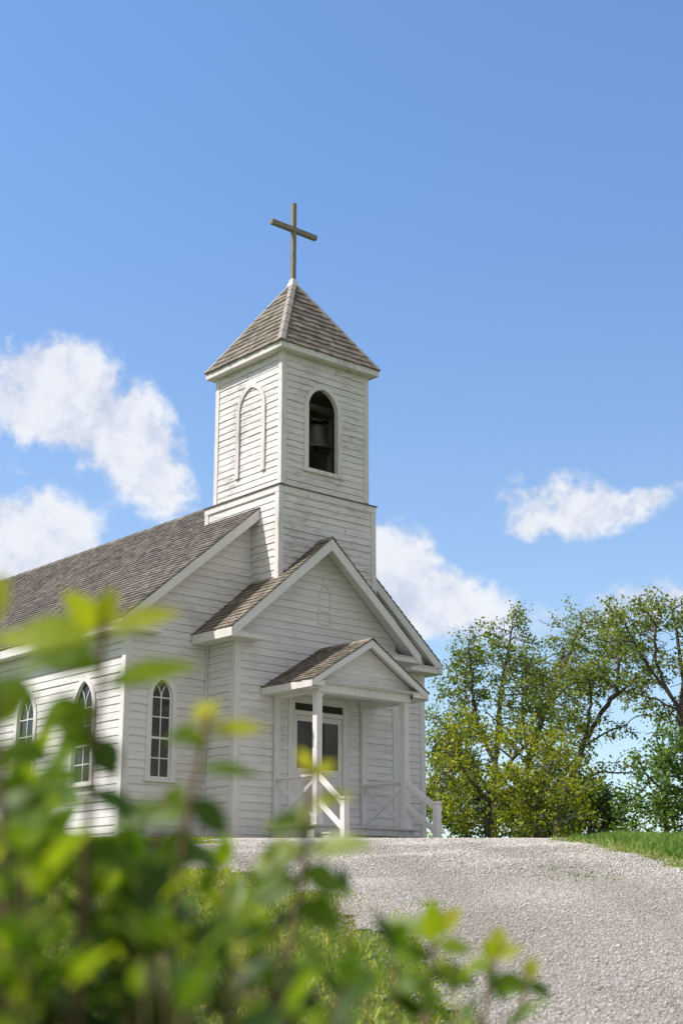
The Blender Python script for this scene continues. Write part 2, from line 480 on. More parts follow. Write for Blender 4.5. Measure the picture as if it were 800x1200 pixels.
def window(frame, uc, a, zb, zs, h, cas=0.11, side=False):
    """pointed window: casing ring, sill, sash bars, glass; returns the hole it needs in the wall"""
    def ring(mb, a0, a1, zlo, o0, o1, rnd=0.2):
        # jambs and arch as one outline pair
        f0 = hw_arch(a0, h); h1 = h * a1 / a0 if False else h + (a1 - a0) * 1.15; f1 = hw_arch(a1, h1)
        N = 12
        for sgn in (-1, 1):
            inn = [(uc + sgn * a0, zlo)] + [(uc + sgn * f0(h * k / N), zs + h * k / N) for k in range(N + 1)]
            out = [(uc + sgn * a1, zlo)] + [(uc + sgn * f1(h1 * k / N), zs + h1 * k / N) for k in range(N + 1)]
            for k in range(len(inn) - 1):
                q = [inn[k], out[k], out[k + 1], inn[k + 1]]
                vs = [frame(*p, o0) for p in q] + [frame(*p, o1) for p in q]
                mb.add(vs, [(4, 5, 6, 7), (0, 3, 7, 4), (1, 5, 6, 2)] + ([(0, 4, 5, 1)] if k == 0 else []), rnd)
    m = MB(); ring(m, a, a + cas, zb, -0.05, 0.040)
    w = part(m, 'window', M['trim'])
    m = MB(); ring(m, a - 0.035, a + 0.004, zb + 0.03, -0.045, -0.012)
    m.prism([(uc - a, zb), (uc + a, zb), (uc + a, zb + 0.06), (uc - a, zb + 0.06)], frame, -0.045, -0.010)
    f = hw_arch(a - 0.02, h - 0.03); bw = 0.011
    m.prism([(uc - bw, zb), (uc + bw, zb), (uc + bw, zs), (uc - bw, zs)], frame, -0.045, -0.018)
    H_ = zs - zb
    for fr_, t_ in ((0.0, 0.0), (0.245, 0.012), (0.495, 0.022), (0.755, 0.012), (1.0, 0.012)):
        if fr_ == 0: continue
        zc = zb + 0.03 + (H_ - 0.03) * fr_
        m.prism([(uc - a, zc - t_), (uc + a, zc - t_), (uc + a, zc + t_), (uc - a, zc + t_)], frame, -0.044, -0.016)
    # the centre bar parts into two curved bars
    for sgn in (-1, 1):
        prev = None; N = 8; k = 0
        while k <= N:
            t = (h * 0.85) * k / N; x = a - f(t) - 0.015 * (k > 0)
            if x > f(t) + 0.02: break
            p = (uc + sgn * x, zs + t)
            if prev:
                m.prism([(prev[0] - bw, prev[1]), (prev[0] + bw, prev[1]), (p[0] + bw, p[1]), (p[0] - bw, p[1])], frame, -0.044, -0.019)
            prev = p; k += 1
    part(m, 'sash', M['trim'], w)
    m = MB(); fa = hw_arch(a + 0.01, h + 0.01)
    poly = [(uc - a - .01, zb), (uc + a + .01, zb)] + [(uc + fa((h + .01) * k / 10), zs + (h + .01) * k / 10) for k in range(11)] + [(uc - fa((h + .01) * k / 10), zs + (h + .01) * k / 10) for k in range(9, -1, -1)]
    m.prism(poly, frame, -0.036, -0.030, 0.5); part(m, 'pane', M['glass'], w)
    m = MB()
    for u0, u1 in ((-a - .05, -a * .25), (a * .45, a + .05)):
        K = 14; rows = []
        for k in range(K + 1):
            uu = uc + u0 + (u1 - u0) * k / K; oo = -.16 + .022 * math.sin(k * 2.1 + uc * 7)
            rows += [frame(uu, zb + .02, oo), frame(uu, zs + h * .55, oo)]
        m.add(rows, [(2 * k, 2 * k + 2, 2 * k + 3, 2 * k + 1) for k in range(K)], .5)
    part(m, 'curtain', M['cloth'], w)
    m = MB(); e = a + cas + 0.035
    vs = [frame(uc + s * e, zz, oo) for (s, zz, oo) in ((-1, zb - .05, -.02), (1, zb - .05, -.02), (1, zb - .05, .075), (-1, zb - .05, .075), (-1, zb + .012, -.02), (1, zb + .012, -.02), (1, zb - .006, .075), (-1, zb - .006, .075))]
    m.hexa(vs, 0.3); part(m, 'sill', M['trim'], w, bevel=0.004)
    return arch_hole(uc, a + 0.03, zb - 0.02, zs, h + 0.03)


# --- nave
outerM, zeM = gable_outer(XL, XR, MX, MZ, MS, 0.10)
nf = wall_front(MY0); nl = wall_left(XL); nr = wall_right(XR)
fh = [window(nf, -1.05, 0.235, 2.57, 4.15, 0.36)]
sw = [2.42 + 2.30 * k for k in range(6)]
lh = [window(nl, y, 0.345, 2.52, 4.02, 0.54) for y in sw]
rh = [window(nr, y, 0.345, 2.52, 4.02, 0.54) for y in sw]
mb = MB()
clap(mb, nf, BASE, MZ - 0.12, outerM, fh, gable_from=zeM)
zs_top = roof_z(MX, MZ, MS, XL) - 0.11
clap(mb, nl, BASE, zs_top, lambda z: (MY0, MY1), lh)
clap(mb, nr, BASE, zs_top, lambda z: (MY0, MY1), rh)
clap(mb, wall_back(MY1), BASE, MZ - 0.12, outerM, (), gable_from=zeM)
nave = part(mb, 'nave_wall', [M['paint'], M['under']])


def corner(mbx, x, y, sx, sy, z0, z1, w=0.115, t=0.030):
    """two boards closing an outside corner; sx, sy point outward"""
    xo, yo = x + sx * t, y + sy * t
    mbx.box(min(xo, x - sx * w), max(xo, x - sx * w), min(y, yo), max(y, yo), z0, z1)
    mbx.box(min(x, xo), max(x, xo), min(y - sy * w, y - sy * .0005), max(y - sy * w, y - sy * .0005), z0, z1)


for x, sx in ((XL, -1), (XR, 1)):
    for y, sy in ((MY0, -1), (MY1, 1)):
        m = MB(); corner(m, x, y, sx, sy, BASE, zs_top - .02); part(m, 'corner_board', M['trim'], nave, bevel=0.003)
m = MB()
m.box(XL - .042, XL - .001, MY0 - .02, MY1, 5.17, 5.39); m.box(XR + .001, XR + .042, MY0 - .02, MY1, 5.17, 5.39)
part(m, 'frieze_board', M['trim'], nave)
m = MB(); m.box(XL + .05, XR - .05, MY0 + .05, MY1 - .05, 0.9, BASE + 0.002); m.box(XL + 0.0, XR, MY0 + .0, MY1, 0.9, BASE - .01)
part(m, 'foundation', M['stone'], nave)


def gable_roof(name, xc, zr, s, x0, x1, y0, y1, mat, deck_t=0.075, barge=0.19, expo=0.15, y1_left=None):
    """two shingled slopes along Y, a boarded deck, bargeboards on the front (y0)"""
    c = 1 / math.hypot(1, s); sn = s * c
    mb = MB()
    Vl = (xc - x0) / c; Vr = (x1 - xc) / c
    # left slope: u runs +Y, up slope is +X
    shingles(mb, (x0, y0 - .015, zr - s * (xc - x0)), (0, 1, 0), (c, 0, sn), (-sn, 0, c), Vl, lambda v: (0, y1 - y0 + .015), expo)
    shingles(mb, (x1, y0 - .015, zr - s * (x1 - xc)), (0, 1, 0), (-c, 0, sn), (sn, 0, c), Vr, lambda v: (0, y1 - y0 + .015), expo)
    roof = part(mb, name, mat)
    m = MB()
    for sg, xe in ((-1, x0), (1, x1)):
        ze = zr - s * abs(xe - xc)
        m.hexa([(xe, y0 + .012, ze - deck_t), (xe, y1, ze - deck_t), (xc, y1, zr - deck_t), (xc, y0 + .012, zr - deck_t),
                (xe, y0 + .012, ze - .003), (xe, y1, ze - .003), (xc, y1, zr - .003), (xc, y0 + .012, zr - .003)], 0.3)
    part(m, 'soffit', M['trim'], roof)
    for sg, xe in ((-1, x0), (1, x1)):
        m = MB(); ze = zr - s * abs(xe - xc)
        pts = [(xe, ze - .006), (xc, zr - .006), (xc, zr - .006 - barge / c * 1.0), (xe, ze - .006 - barge / c * .88)]
        if sg > 0: pts = pts[::-1]
        m.prism(pts, wall_front(y0), -0.034 - .002 * sg, 0.004 + .001 * sg, 0.2)
        part(m, 'bargeboard', M['trim'], roof, bevel=0.003)
    # ridge: a run of lapped cap boards
    m = MB(); y = y0 - .02
    while y < y1 - .05:
        yy = min(y + .42, y1); l = .014
        for sg in (-1, 1):
            a = (xc, zr + .030); b = (xc + sg * .11, zr + .030 - s * .11)
            m.hexa([(a[0], y, a[1] - .02), (b[0], y, b[1] - .02), (b[0], yy, b[1] - .02), (a[0], yy, a[1] - .02),
                    (a[0], y, a[1] + l), (b[0], y, b[1] + l), (b[0], yy, b[1] + l * .3), (a[0], yy, a[1] + l * .3)])
        y = yy
    part(m, 'ridge_cap', mat, roof)
    return roof


nroof = gable_roof('nave_roof', MX, MZ, MS, -2.20, 6.36, 0.66, MY1 + .3, M['shingle'])
for sg, xe, xw in ((-1, -2.20, XL), (1, 6.36, XR)):
    ze = 5.56
    m = MB()
    m.box(min(xe, xe + sg * .022), max(xe, xe + sg * .022), .668, MY1 + .3, ze - .20, ze - .012)     # eave fascia
    m.box(min(xe, xw + sg * .045), max(xe, xw + sg * .045), MY0 - .02, MY1 + .3, ze - .192, ze - .172)      # boxed eave
    part(m, 'eave_board', M['trim'], nroof)
    m = MB(); xi = xw - sg * .62
    a, b = min(xe, xi), max(xe, xi)
    m.box(a, b, .674, MY0 - .025, ze - .195, ze - .075)
    m.hexa([(a, .655, ze - .073), (b, .655, ze - .073), (b, MY0 - .025, ze - .073), (a, MY0 - .025, ze - .073),
            (a, .655, ze - .055), (b, .655, ze - .055), (b, MY0 - .025, ze + .03), (a, MY0 - .025, ze + .03)])
    part(m, 'cornice_return', M['trim'], nroof, bevel=0.003)

# --- vestibule
VX0, VX1 = 0.0, 4.28
outerV, zeV = gable_outer(VX0, VX1, VX, VZ, VS, 0.10)
vf = wall_front(0.0)
mb = MB()
door_hole = rect_hole(1.40, 2.84, 1.70, 4.26)
clap(mb, vf, BASE, VZ - .12, outerV, [door_hole], gable_from=zeV)
zv_top = roof_z(VX, VZ, VS, VX0) - .11
clap(mb, wall_left(VX0), BASE, zv_top, lambda z: (0.0, MY0)); clap(mb, wall_right(VX1), BASE, zv_top, lambda z: (0.0, MY0))
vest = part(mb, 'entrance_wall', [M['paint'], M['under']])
for x, sx in ((VX0, -1), (VX1, 1)):
    m = MB(); corner(m, x, 0.0, sx, -1, BASE, zv_top - .15); part(m, 'corner_board', M['trim'], vest, bevel=0.003)
for a, b in ((VX0 - .045, VX0 - .024), (VX1 + .024, VX1 + .045)):
    m = MB(); m.box(a, b, MY0 - .075, MY0 - .024, BASE, zv_top - .2); part(m, 'inner_corner_board', M['trim'], vest)
# the pale outline of a carved ornament once fixed to the gable
m = MB()
for (a, b, c, d) in ((2.10, 2.13, 5.86, 6.56), (2.40, 2.43, 5.86, 6.56), (2.13, 2.40, 5.86, 5.90), (2.16, 2.37, 6.14, 6.18)):
    m.prism([(a, c), (b, c), (b, d), (a, d)], vf, 0.012, 0.027, 0.7)
for sg in (-1, 1):
    m.prism([(2.265 + sg * .165, 6.56), (2.265 + sg * .135, 6.56), (2.265, 6.72), (2.265, 6.76)], vf, 0.012, 0.027, 0.7)
part(m, 'gable_ornament', M['worntrim'], vest)
for zc in (6.86, 7.06):
    m = MB()
    m.prism([(2.265 + .05 * math.cos(k * math.pi / 4), zc + .06 * math.sin(k * math.pi / 4)) for k in range(8)], vf, 0.012, 0.030, 0.9)
    part(m, 'gable_boss', M['worntrim'], vest)

vroof = gable_roof('entrance_roof', VX, VZ, VS, -0.38, 4.66, -0.40, MY0 - .03, M['shingle2'])
for sg, xe, xw in ((-1, -0.38, VX0), (1, 4.66, VX1)):
    ze = VZ - VS * abs(xe - VX); m = MB()
    m.box(min(xe, xe + sg * .022), max(xe, xe + sg * .022), -.39, MY0 - .03, ze - .20, ze - .012)
    m.box(min(xe, xw + sg * .03), max(xe, xw + sg * .03), -.36, MY0 - .03, ze - .192, ze - .172)
    part(m, 'eave_board', M['trim'], vroof)
    m = MB(); xi = xw - sg * .42; a, b = min(xe, xi), max(xe, xi)
    m.box(a, b, -.386, -.032, ze - .195, ze - .09)
    m.hexa([(a, -.402, ze - .088), (b, -.402, ze - .088), (b, -.03, ze - .088), (a, -.03, ze - .088),
            (a, -.402, ze - .07), (b, -.402, ze - .07), (b, -.03, ze - .01), (a, -.03, ze - .01)])
    part(m, 'cornice_return', M['trim'], vroof, bevel=0.003)

# --- tower, lower stage
TX0, TX1, TY0, TY1 = 1.05, 3.70, 0.022, 2.58
ZL = 8.70
mb = MB()
clap(mb, wall_front(TY0), 6.45, ZL - .14, lambda z: (TX0, TX1), pitch=.148)
clap(mb, wall_left(TX0), 6.3, ZL - .14, lambda z: (TY0, TY1), pitch=.148)
clap(mb, wall_right(TX1), 6.3, ZL - .14, lambda z: (TY0, TY1), pitch=.148)
clap(mb, wall_back(TY1), 6.3, ZL - .14, lambda z: (TX0, TX1), pitch=.148)
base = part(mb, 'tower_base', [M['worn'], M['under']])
for x, sx in ((TX0, -1), (TX1, 1)):
    for y, sy in ((TY0, -1), (TY1, 1)):
        m = MB(); corner(m, x, y, sx, sy, 6.3, ZL - .155, .10); part(m, 'corner_board', M['worntrim'], base, bevel=0.003)
m = MB()
t = .034
m.box(TX0 - t, TX1 + t, TY0 - t, TY0 - .001, ZL - .152, ZL - .012); m.box(TX0 - t, TX1 + t, TY1 + .001, TY1 + t, ZL - .152, ZL - .012)
m.box(TX0 - t, TX0 - .001, TY0 + .0005, TY1 - .0005, ZL - .152, ZL - .012); m.box(TX1 + .001, TX1 + t, TY0 + .0005, TY1 - .0005, ZL - .152, ZL - .012)
part(m, 'frieze_board', M['worntrim'], base)
m = MB(); e = .06; q = 0.09
m.hexa([(TX0 - e, TY0 - e, ZL - .010), (TX1 + e, TY0 - e, ZL - .010), (TX1 + e, TY1 + e, ZL - .010), (TX0 - e, TY1 + e, ZL - .010),
        (TX0 - e, TY0 - e, ZL + .008), (TX1 + e, TY0 - e, ZL + .008), (TX1 + e, TY1 + e, ZL + .008), (TX0 - e, TY1 + e, ZL + .008)])
m.hexa([(TX0 - e, TY0 - e, ZL + .010), (TX1 + e, TY0 - e, ZL + .010), (TX1 + e, TY1 + e, ZL + .010), (TX0 - e, TY1 + e, ZL + .010),
        (TX0 + q, TY0 + q, ZL + .06), (TX1 - q, TY0 + q, ZL + .06), (TX1 - q, TY1 - q, ZL + .06), (TX0 + q, TY1 - q, ZL + .06)])
part(m, 'ledge', M['shingle2'], base)

# --- tower, belfry stage
BX0, BX1, BY0, BY1 = 1.15, 3.56, 0.09, 2.42
ZB, ZT = 8.735, 11.80
mb = MB()
bell_hole = arch_hole(2.275, 0.425, 9.23, 10.62, 0.49)
bf = wall_front(BY0)
clap(mb, bf, ZB, ZT - .03, lambda z: (BX0, BX1), [bell_hole], pitch=.148)
clap(mb, wall_left(BX0), ZB, ZT - .03, lambda z: (BY0, BY1), pitch=.148)
clap(mb, wall_right(BX1), ZB, ZT - .03, lambda z: (BY0, BY1), pitch=.148)
clap(mb, wall_back(BY1), ZB, ZT - .03, lambda z: (BX0, BX1), pitch=.148)
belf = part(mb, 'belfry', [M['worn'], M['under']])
for x, sx in ((BX0, -1), (BX1, 1)):
    for y, sy in ((BY0, -1), (BY1, 1)):
        m = MB(); corner(m, x, y, sx, sy, ZB + .03, ZT - .06, .10); part(m, 'corner_board', M['worntrim'], belf, bevel=0.003)
# bare boarding inside: walls, ceiling, floor
m = MB(); wt = .10
m.box(BX0 + .03, BX0 + wt, BY0 + .03, BY1 - .03, ZB, ZT - .1); m.box(BX1 - wt, BX1 - .03, BY0 + .03, BY1 - .03, ZB, ZT - .1)
m.box(BX0 + wt + .001, BX1 - wt - .001, BY1 - wt, BY1 - .03, ZB, ZT - .1)
m.box(BX0 + .03, BX1 - .03, BY0 + .03, BY1 - .03, ZT - .3, ZT - .26); m.box(BX0 + .03, BX1 - .03, BY0 + .03, BY1 - .03, 8.9, 8.94)
# inside of the front wall around the opening
for (a, b) in ((BX0 + wt, 2.275 - .46), (2.275 + .46, BX1 - wt)): m.box(a, b, BY0 + .03, BY0 + .07, ZB, ZT - .31)
part(m, 'boarding', M['dark'], belf)


def arch_trim(frame, uc, a, w, zb, zs, h, o0, o1, sill=True, wear='worntrim', zb_l=None, reveal=None):
    m = MB(); f0 = hw_arch(a, h); h1 = h + w * 1.1; f1 = hw_arch(a + w, h1); N = 14
    for sg in (-1, 1):
        inn = [(uc + sg * a, zs)] + [(uc + sg * f0(h * k / N), zs + h * k / N) for k in range(1, N + 1)]
        out = [(uc + sg * (a + w), zs)] + [(uc + sg * f1(h1 * k / N), zs + h1 * k / N) for k in range(1, N + 1)]
        for k in range(N):
            q = [inn[k], out[k], out[k + 1], inn[k + 1]]
            vs = [frame(*p, o0) for p in q] + [frame(*p, o1) for p in q]
            m.add(vs, [(4, 5, 6, 7), (0, 3, 7, 4), (1, 5, 6, 2)], 0.25)
        e = .012
        lo = zb if (zb_l is None or sg > 0) else zb_l
        u0, u1 = uc + sg * (a - e * .3), uc + sg * (a + w + e)
        m.prism([(min(u0, u1), lo), (max(u0, u1), lo), (max(u0, u1), zs - .002), (min(u0, u1), zs - .002)], frame, o0, o1 + .008, 0.35)
        if reveal:
            pts = [(uc + sg * a, zb)] + inn
            for k in range(len(pts) - 1):
                m.add([frame(*pts[k], o0), frame(*pts[k + 1], o0), frame(*pts[k + 1], -reveal), frame(*pts[k], -reveal)], [(0, 1, 2, 3)], 0.3)
    if sill:
        m.prism([(uc - a - w - .07, zb - .085), (uc + a + w + .07, zb - .085), (uc + a + w + .07, zb), (uc - a - w - .07, zb)], frame, o0, o1 + .03, 0.4)
    return part(m, 'arch_trim', M[wear], belf, bevel=0.002)


arch_trim(bf, 2.275, 0.415, 0.095, 9.235, 10.62, 0.48, 0.010, 0.034, reveal=0.085)
arch_trim(wall_left(BX0), 1.135, 0.40, 0.10, 9.18, 10.68, 0.50, 0.010, 0.044, sill=False)
# bell hanger: two posts and an axle inside
m = MB()
m.box(2.42, 2.50, .96, 1.05, 8.94, 10.86); m.box(3.22, 3.30, .96, 1.05, 8.94, 10.86)
m.box(BX0 + wt, BX1 - wt, .93, 1.07, 11.02, 11.12)
m.box(2.36, 2.56, .70, 1.30, 8.94, 9.02)
m.tube([(2.40, 1.0, 10.80), (3.34, 1.0, 10.80)], [.02, .02], 8)
part(m, 'bell_hanger', M['dark'], belf)

# --- tower roof
e = .20; EX0, EX1, EY0, EY1 = BX0 - e, BX1 + e, BY0 - e, BY1 + e
ZE = 11.88; AX, AY, AZ = 2.37, 1.27, 14.10
mb = MB()
cor = [np.array(p) for p in ((EX0, EY0, ZE), (EX1, EY0, ZE), (EX1, EY1, ZE), (EX0, EY1, ZE))]; apx = np.array((AX, AY, AZ))
for k in range(4):
    a, b = cor[k], cor[(k + 1) % 4]; u = (b - a); Lu = np.linalg.norm(u); u = u / Lu
    w = apx - a; foot = w @ u; v = w - u * foot; V = np.linalg.norm(v); v = v / V; n = np.cross(u, v)
    shingles(mb, a, u, v, n, V, lambda s, foot=foot, Lu=Lu, V=V: (foot * s / V, Lu - (Lu - foot) * s / V), 0.185, (.10, .26), .032)
troof = part(mb, 'tower_roof', M['shingle2'])
m = MB()
m.add([tuple(c - np.array((0, 0, .016))) for c in cor] + [tuple(apx - np.array((0, 0, .02)))], [(0, 1, 4), (1, 2, 4), (2, 3, 4), (3, 0, 4)], .4)
part(m, 'roof_deck', M['dark'], troof)
m = MB()
zf0 = ZE - .155
m.box(EX0, EX1, EY0, EY0 + .03, zf0, ZE - .012); m.box(EX0, EX1, EY1 - .03, EY1, zf0, ZE - .012)
m.box(EX0, EX0 + .03, EY0 + .031, EY1 - .031, zf0, ZE - .012); m.box(EX1 - .03, EX1, EY0 + .031, EY1 - .031, zf0, ZE - .012)
m.box(EX0 + .031, EX1 - .031, EY0 + .031, EY1 - .031, zf0 + .01, zf0 + .03)
part(m, 'eave_board', M['worntrim'], troof, bevel=0.003)
for k, c in enumerate(cor):
    m = MB(); t = apx - c; L = np.linalg.norm(t); t /= L
    out = np.array((c[0] - AX, c[1] - AY, 0)); out /= np.linalg.norm(out)
    sdir = np.cross(t, UPV); sdir /= np.linalg.norm(sdir); nn = np.cross(sdir, t)
    if nn[2] < 0: nn = -nn
    s0 = 0.0
    while s0 < L * .94:
        s1 = min(s0 + .42, L * .95); p0 = c + t * s0 + nn * .030; p1 = c + t * s1 + nn * .030
        for sg in (-1, 1):
            wv = sdir * sg * .085 - nn * .055
            l0 = nn * .016; l1 = nn * .006
            m.hexa([p0 - l0, p0 + wv - l0, p1 + wv - l0, p1 - l0, p0 + l0, p0 + wv + l0, p1 + wv + l1, p1 + l1])
        s0 = s1
    part(m, 'hip_cap', M['hip'], troof)
m = MB(); q = .20
ring = [(AX - q * .56, AY - q * .56), (AX + q * .56, AY - q * .56), (AX + q * .56, AY + q * .56), (AX - q * .56, AY + q * .56)]
m.add([(x, y, AZ - .13) for x, y in ring] + [(AX + (x - AX) * .4, AY + (y - AY) * .4, AZ + .09) for x, y in ring], [(0, 1, 5, 4), (1, 2, 6, 5), (2, 3, 7, 6), (3, 0, 4, 7), (4, 5, 6, 7)], .1)
part(m, 'peak_flashing', M['tin'], troof)
m = MB(); m.box(AX - .050, AX + .050, AY - .05, AY + .05, AZ - .05, 16.10)
cross = part(m, 'cross', M['wood'], bevel=0.005)
m = MB(); m.box(AX - .665, AX + .665, AY - .062, AY - .051, 15.365, 15.475); m.box(AX - .665, AX - .051, AY - .0505, AY + .045, 15.365, 15.475); m.box(AX + .051, AX + .665, AY - .0505, AY + .045, 15.365, 15.475)
part(m, 'cross_arm', M['wood'], cross)

# --- entrance doors
m = MB()
dt, db = 4.25, 1.72
m.box(1.405, 1.475, -.045, .06, db, dt); m.box(2.765, 2.835, -.045, .06, db, dt)
m.box(1.476, 2.764, -.045, .06, dt - .055, dt); m.box(1.476, 2.764, -.030, .06, 3.955, 4.045)
m.box(1.476, 2.764, -.03, .08, db, db + .045)
m.box(1.32, 1.404, -.040, -.001, db, dt + .07); m.box(2.836, 2.92, -.040, -.001, db, dt + .07); m.box(1.405, 2.835, -.040, -.001, dt + .001, dt + .07)
dfr = part(m, 'door_frame', M['trim'], bevel=0.003)
m = MB(); m.box(1.476, 2.764, .012, .018, 4.045, dt - .055, .5); part(m, 'transom_pane', M['glass'], dfr)
m = MB(); m.box(2.11, 2.13, -.005, .05, 4.046, dt - .056); part(m, 'transom_bar', M['trim'], dfr)
for x0, x1 in ((1.480, 2.118), (2.122, 2.760)):
    m = MB(); st = .095; z0, z1 = db + .048, 3.95
    for (a, b, c, d) in ((x0, x0 + st, z0, z1), (x1 - st, x1, z0, z1), (x0 + st + .0005, x1 - st - .0005, z1 - .11, z1), (x0 + st + .0005, x1 - st - .0005, 2.74, 2.90), (x0 + st + .0005, x1 - st - .0005, z0, z0 + .20)):
        m.box(a, b, .010, .052, c, d)
    m.box(x0 + st, x1 - st, .026, .044, z0 + .2, 2.74)
    dr = part(m, 'door', M['trim'], bevel=0.003)
    m = MB(); m.box(x0 + st - .004, x1 - st + .004, .030, .036, 2.895, z1 - .105, .5); part(m, 'pane', M['glass'], dr)
m = MB()
m.box(2.150, 2.185, -.004, .009, 2.64, 2.92); m.tube([(2.168, -.006, 2.80), (2.168, -.05, 2.80)], [.011, .011], 8); m.lathe([(0, -.03), (.022, -.022), (.028, 0), (.022, .022), (0, .03)], (2.168, -.055, 2.80), 12)
part(m, 'door_handle', M['black'], dr)

# --- porch
PY = -1.30; FZ = 1.70
PYF = -1.60
proof = gable_roof('porch_roof', PX, PZ, PS, 0.64, 3.68, PYF, -0.024, M['shingle2'], 0.055, .125, .135)
m = MB()
for k in range(9):   # boards of the little gable
    z0 = 4.425 + k * .098; z1 = z0 + .095
    w0 = (PZ - .10 - z0) / PS; w1 = max(.01, (PZ - .10 - z1) / PS)
    if w0 < .03: break
    m.prism([(PX - w0, z0), (PX + w0, z0), (PX + w1, z1), (PX - w1, z1)], wall_front(-1.385), -.02, .001 + random.uniform(0, .003))
part(m, 'gable_boards', M['paint'], proof)
m = MB()
m.box(.93, 3.37, -1.415, PY + .14, 4.205, 4.365); m.box(.93, 1.07, PY + .141, -.024, 4.205, 4.365); m.box(3.23, 3.37, PY + .141, -.024, 4.205, 4.365)
beamo = part(m, 'porch_beam', M['trim'], proof, bevel=0.003)
m = MB(); m.box(.80, 3.52, -1.40, -.024, 4.367, 4.385)
part(m, 'porch_ceiling', M['trim'], proof)
m = MB()
m.box(.90, 3.40, -1.50, -1.386, 4.3665, 4.395); m.hexa([(.88, -1.53, 4.396), (3.42, -1.53, 4.396), (3.42, -1.40, 4.396), (.88, -1.40, 4.396), (.88, -1.53, 4.41), (3.42, -1.53, 4.41), (3.42, -1.40, 4.45), (.88, -1.40, 4.45)])
for a, b in ((.655, .95), (3.33, 3.665)):
    m.box(a, b, -1.585, -1.505, 4.285, 4.375)
    m.hexa([(a - .01, -1.60, 4.376), (b, -1.60, 4.376), (b, -1.506, 4.376), (a - .01, -1.506, 4.376), (a - .01, -1.60, 4.39), (b, -1.60, 4.39), (b, -1.506, 4.425), (a - .01, -1.506, 4.425)])
part(m, 'cornice_return', M['trim'], proof, bevel=0.003)
for sg, xe, xb in ((-1, .64, .93), (1, 3.68, 3.37)):
    ze = PZ - PS * abs(xe - PX); m = MB()
    m.box(min(xe, xe + sg * .02), max(xe, xe + sg * .02), PYF + .01, -.024, ze - .150, ze - .01)
    m.box(min(xe, xb), max(xe, xb), PYF + .10, -.024, ze - .142, ze - .125)
    part(m, 'eave_board', M['trim'], proof)
for x in (1.0, 3.30):
    m = MB(); m.box(x - .068, x + .068, PY - .068, PY + .068, FZ + .001, 4.204); m.box(x - .085, x + .085, PY - .085, PY + .085, FZ, FZ + .16); m.box(x - .08, x + .08, PY - .08, PY + .08, 4.12, 4.2045)
    part(m, 'porch_post', M['worntrim'] if False else M['trim'], bevel=0.005)
    m = MB(); m.box(x - .06, x + .06, -.09, -.0245, FZ + .001, 4.204); part(m, 'pilaster', M['trim'], bevel=0.004)
    m = MB()
    a, b = PY + .069, -.091
    m.beam((x, a, FZ + .93), (x, b, FZ + .93), .085, .045); m.beam((x, a, FZ + .885), (x, b, FZ + .885), .035, .042)
    m.beam((x - .014, a, FZ + .84), (x - .014, b, FZ + .12), .026, .075); m.beam((x + .014, a, FZ + .12), (x + .014, b, FZ + .84), .026, .075)
    m.beam((x, a, FZ + .09), (x, b, FZ + .09), .04, .05)
    part(m, 'porch_railing', M['trim'], bevel=0.003)
m = MB()
y = -1.40
while y < -.03:
    m.box(.84, 3.48, y, min(y + .108, -.028), FZ - .028, FZ + random.uniform(-.001, .001)); y += .111
m.box(.88, 3.44, -1.36, -.028, 1.2, FZ - .03)
floor = part(m, 'porch_floor', M['floorpaint'])
m = MB()
m.box(.98, 3.34, -1.70, -1.362, FZ - .18, FZ - .145); m.box(1.0, 3.32, -1.66, -1.362, 1.1, FZ - .181)
m.box(.98, 3.34, -2.02, -1.662, FZ - .318, FZ - .283); m.box(1.0, 3.32, -1.98, -1.665, 1.1, FZ - .319)
part(m, 'steps', M['floorpaint'], floor, bevel=0.003)
for x, yn, zt in ((.93, -2.17, 2.17), (3.345, -2.13, 2.20)):
    m = MB()
    m.box(x - .062, x + .062, yn - .062, yn + .062, 1.1, zt - .05); m.hexa([(x - .078, yn - .078, zt - .049), (x + .078, yn - .078, zt - .049), (x + .078, yn + .078, zt - .049), (x - .078, yn + .078, zt - .049),
             (x - .07, yn - .07, zt), (x + .07, yn - .07, zt), (x + .07, yn + .07, zt), (x - .07, yn + .07, zt)])
    nw = part(m, 'stair_railing', M['trim'], bevel=0.004)
    xp = 1.0 if x < 2 else 3.30
    m = MB(); m.beam((xp, PY - .069, FZ + .89), (x, yn + .0625, zt - .10), .05, .11); m.beam((xp, PY - .069, FZ + .42), (x, yn + .0625, zt - .56), .05, .10)
    part(m, 'handrail', M['trim'], nw, bevel=0.004)

# --- the bell
bell = empty('church_bell', (2.87, 1.0, 10.08))
tag(bell, 'dark cast iron bell hanging in the arched opening of the tower', 'bell')
def bpart(m, name, mat, par=None, **k):
    o = m.build(name, mat, None, **k); o.parent = par or bell
    bpy.context.view_layer.update(); o.matrix_parent_inverse = bell.matrix_world.inverted() if par is None else par.matrix_world.inverted()
    return o
m = MB(); c = (2.87, 1.0, 10.08)
m.lathe([(.335, 0), (.34, .02), (.315, .05), (.27, .13), (.235, .24), (.215, .36), (.205, .47), (.19, .53), (.14, .575), (.06, .59), (0, .592),
         (.0, .57), (.13, .55), (.18, .50), (.20, .36), (.22, .24), (.255, .13), (.30, .05), (.32, .0), (.335, 0)], c, 36)
bpart(m, 'bell_body', M['iron'], smooth=True)
m = MB(); m.tube([(2.87, 1.0, 10.60), (2.87, 1.0, 10.15)], [.012, .014], 8); m.lathe([(0, -.05), (.04, -.03), (.05, 0), (.035, .03), (0, .05)], (2.87, 1.0, 10.08), 14)
bpart(m, 'clapper', M['black'])
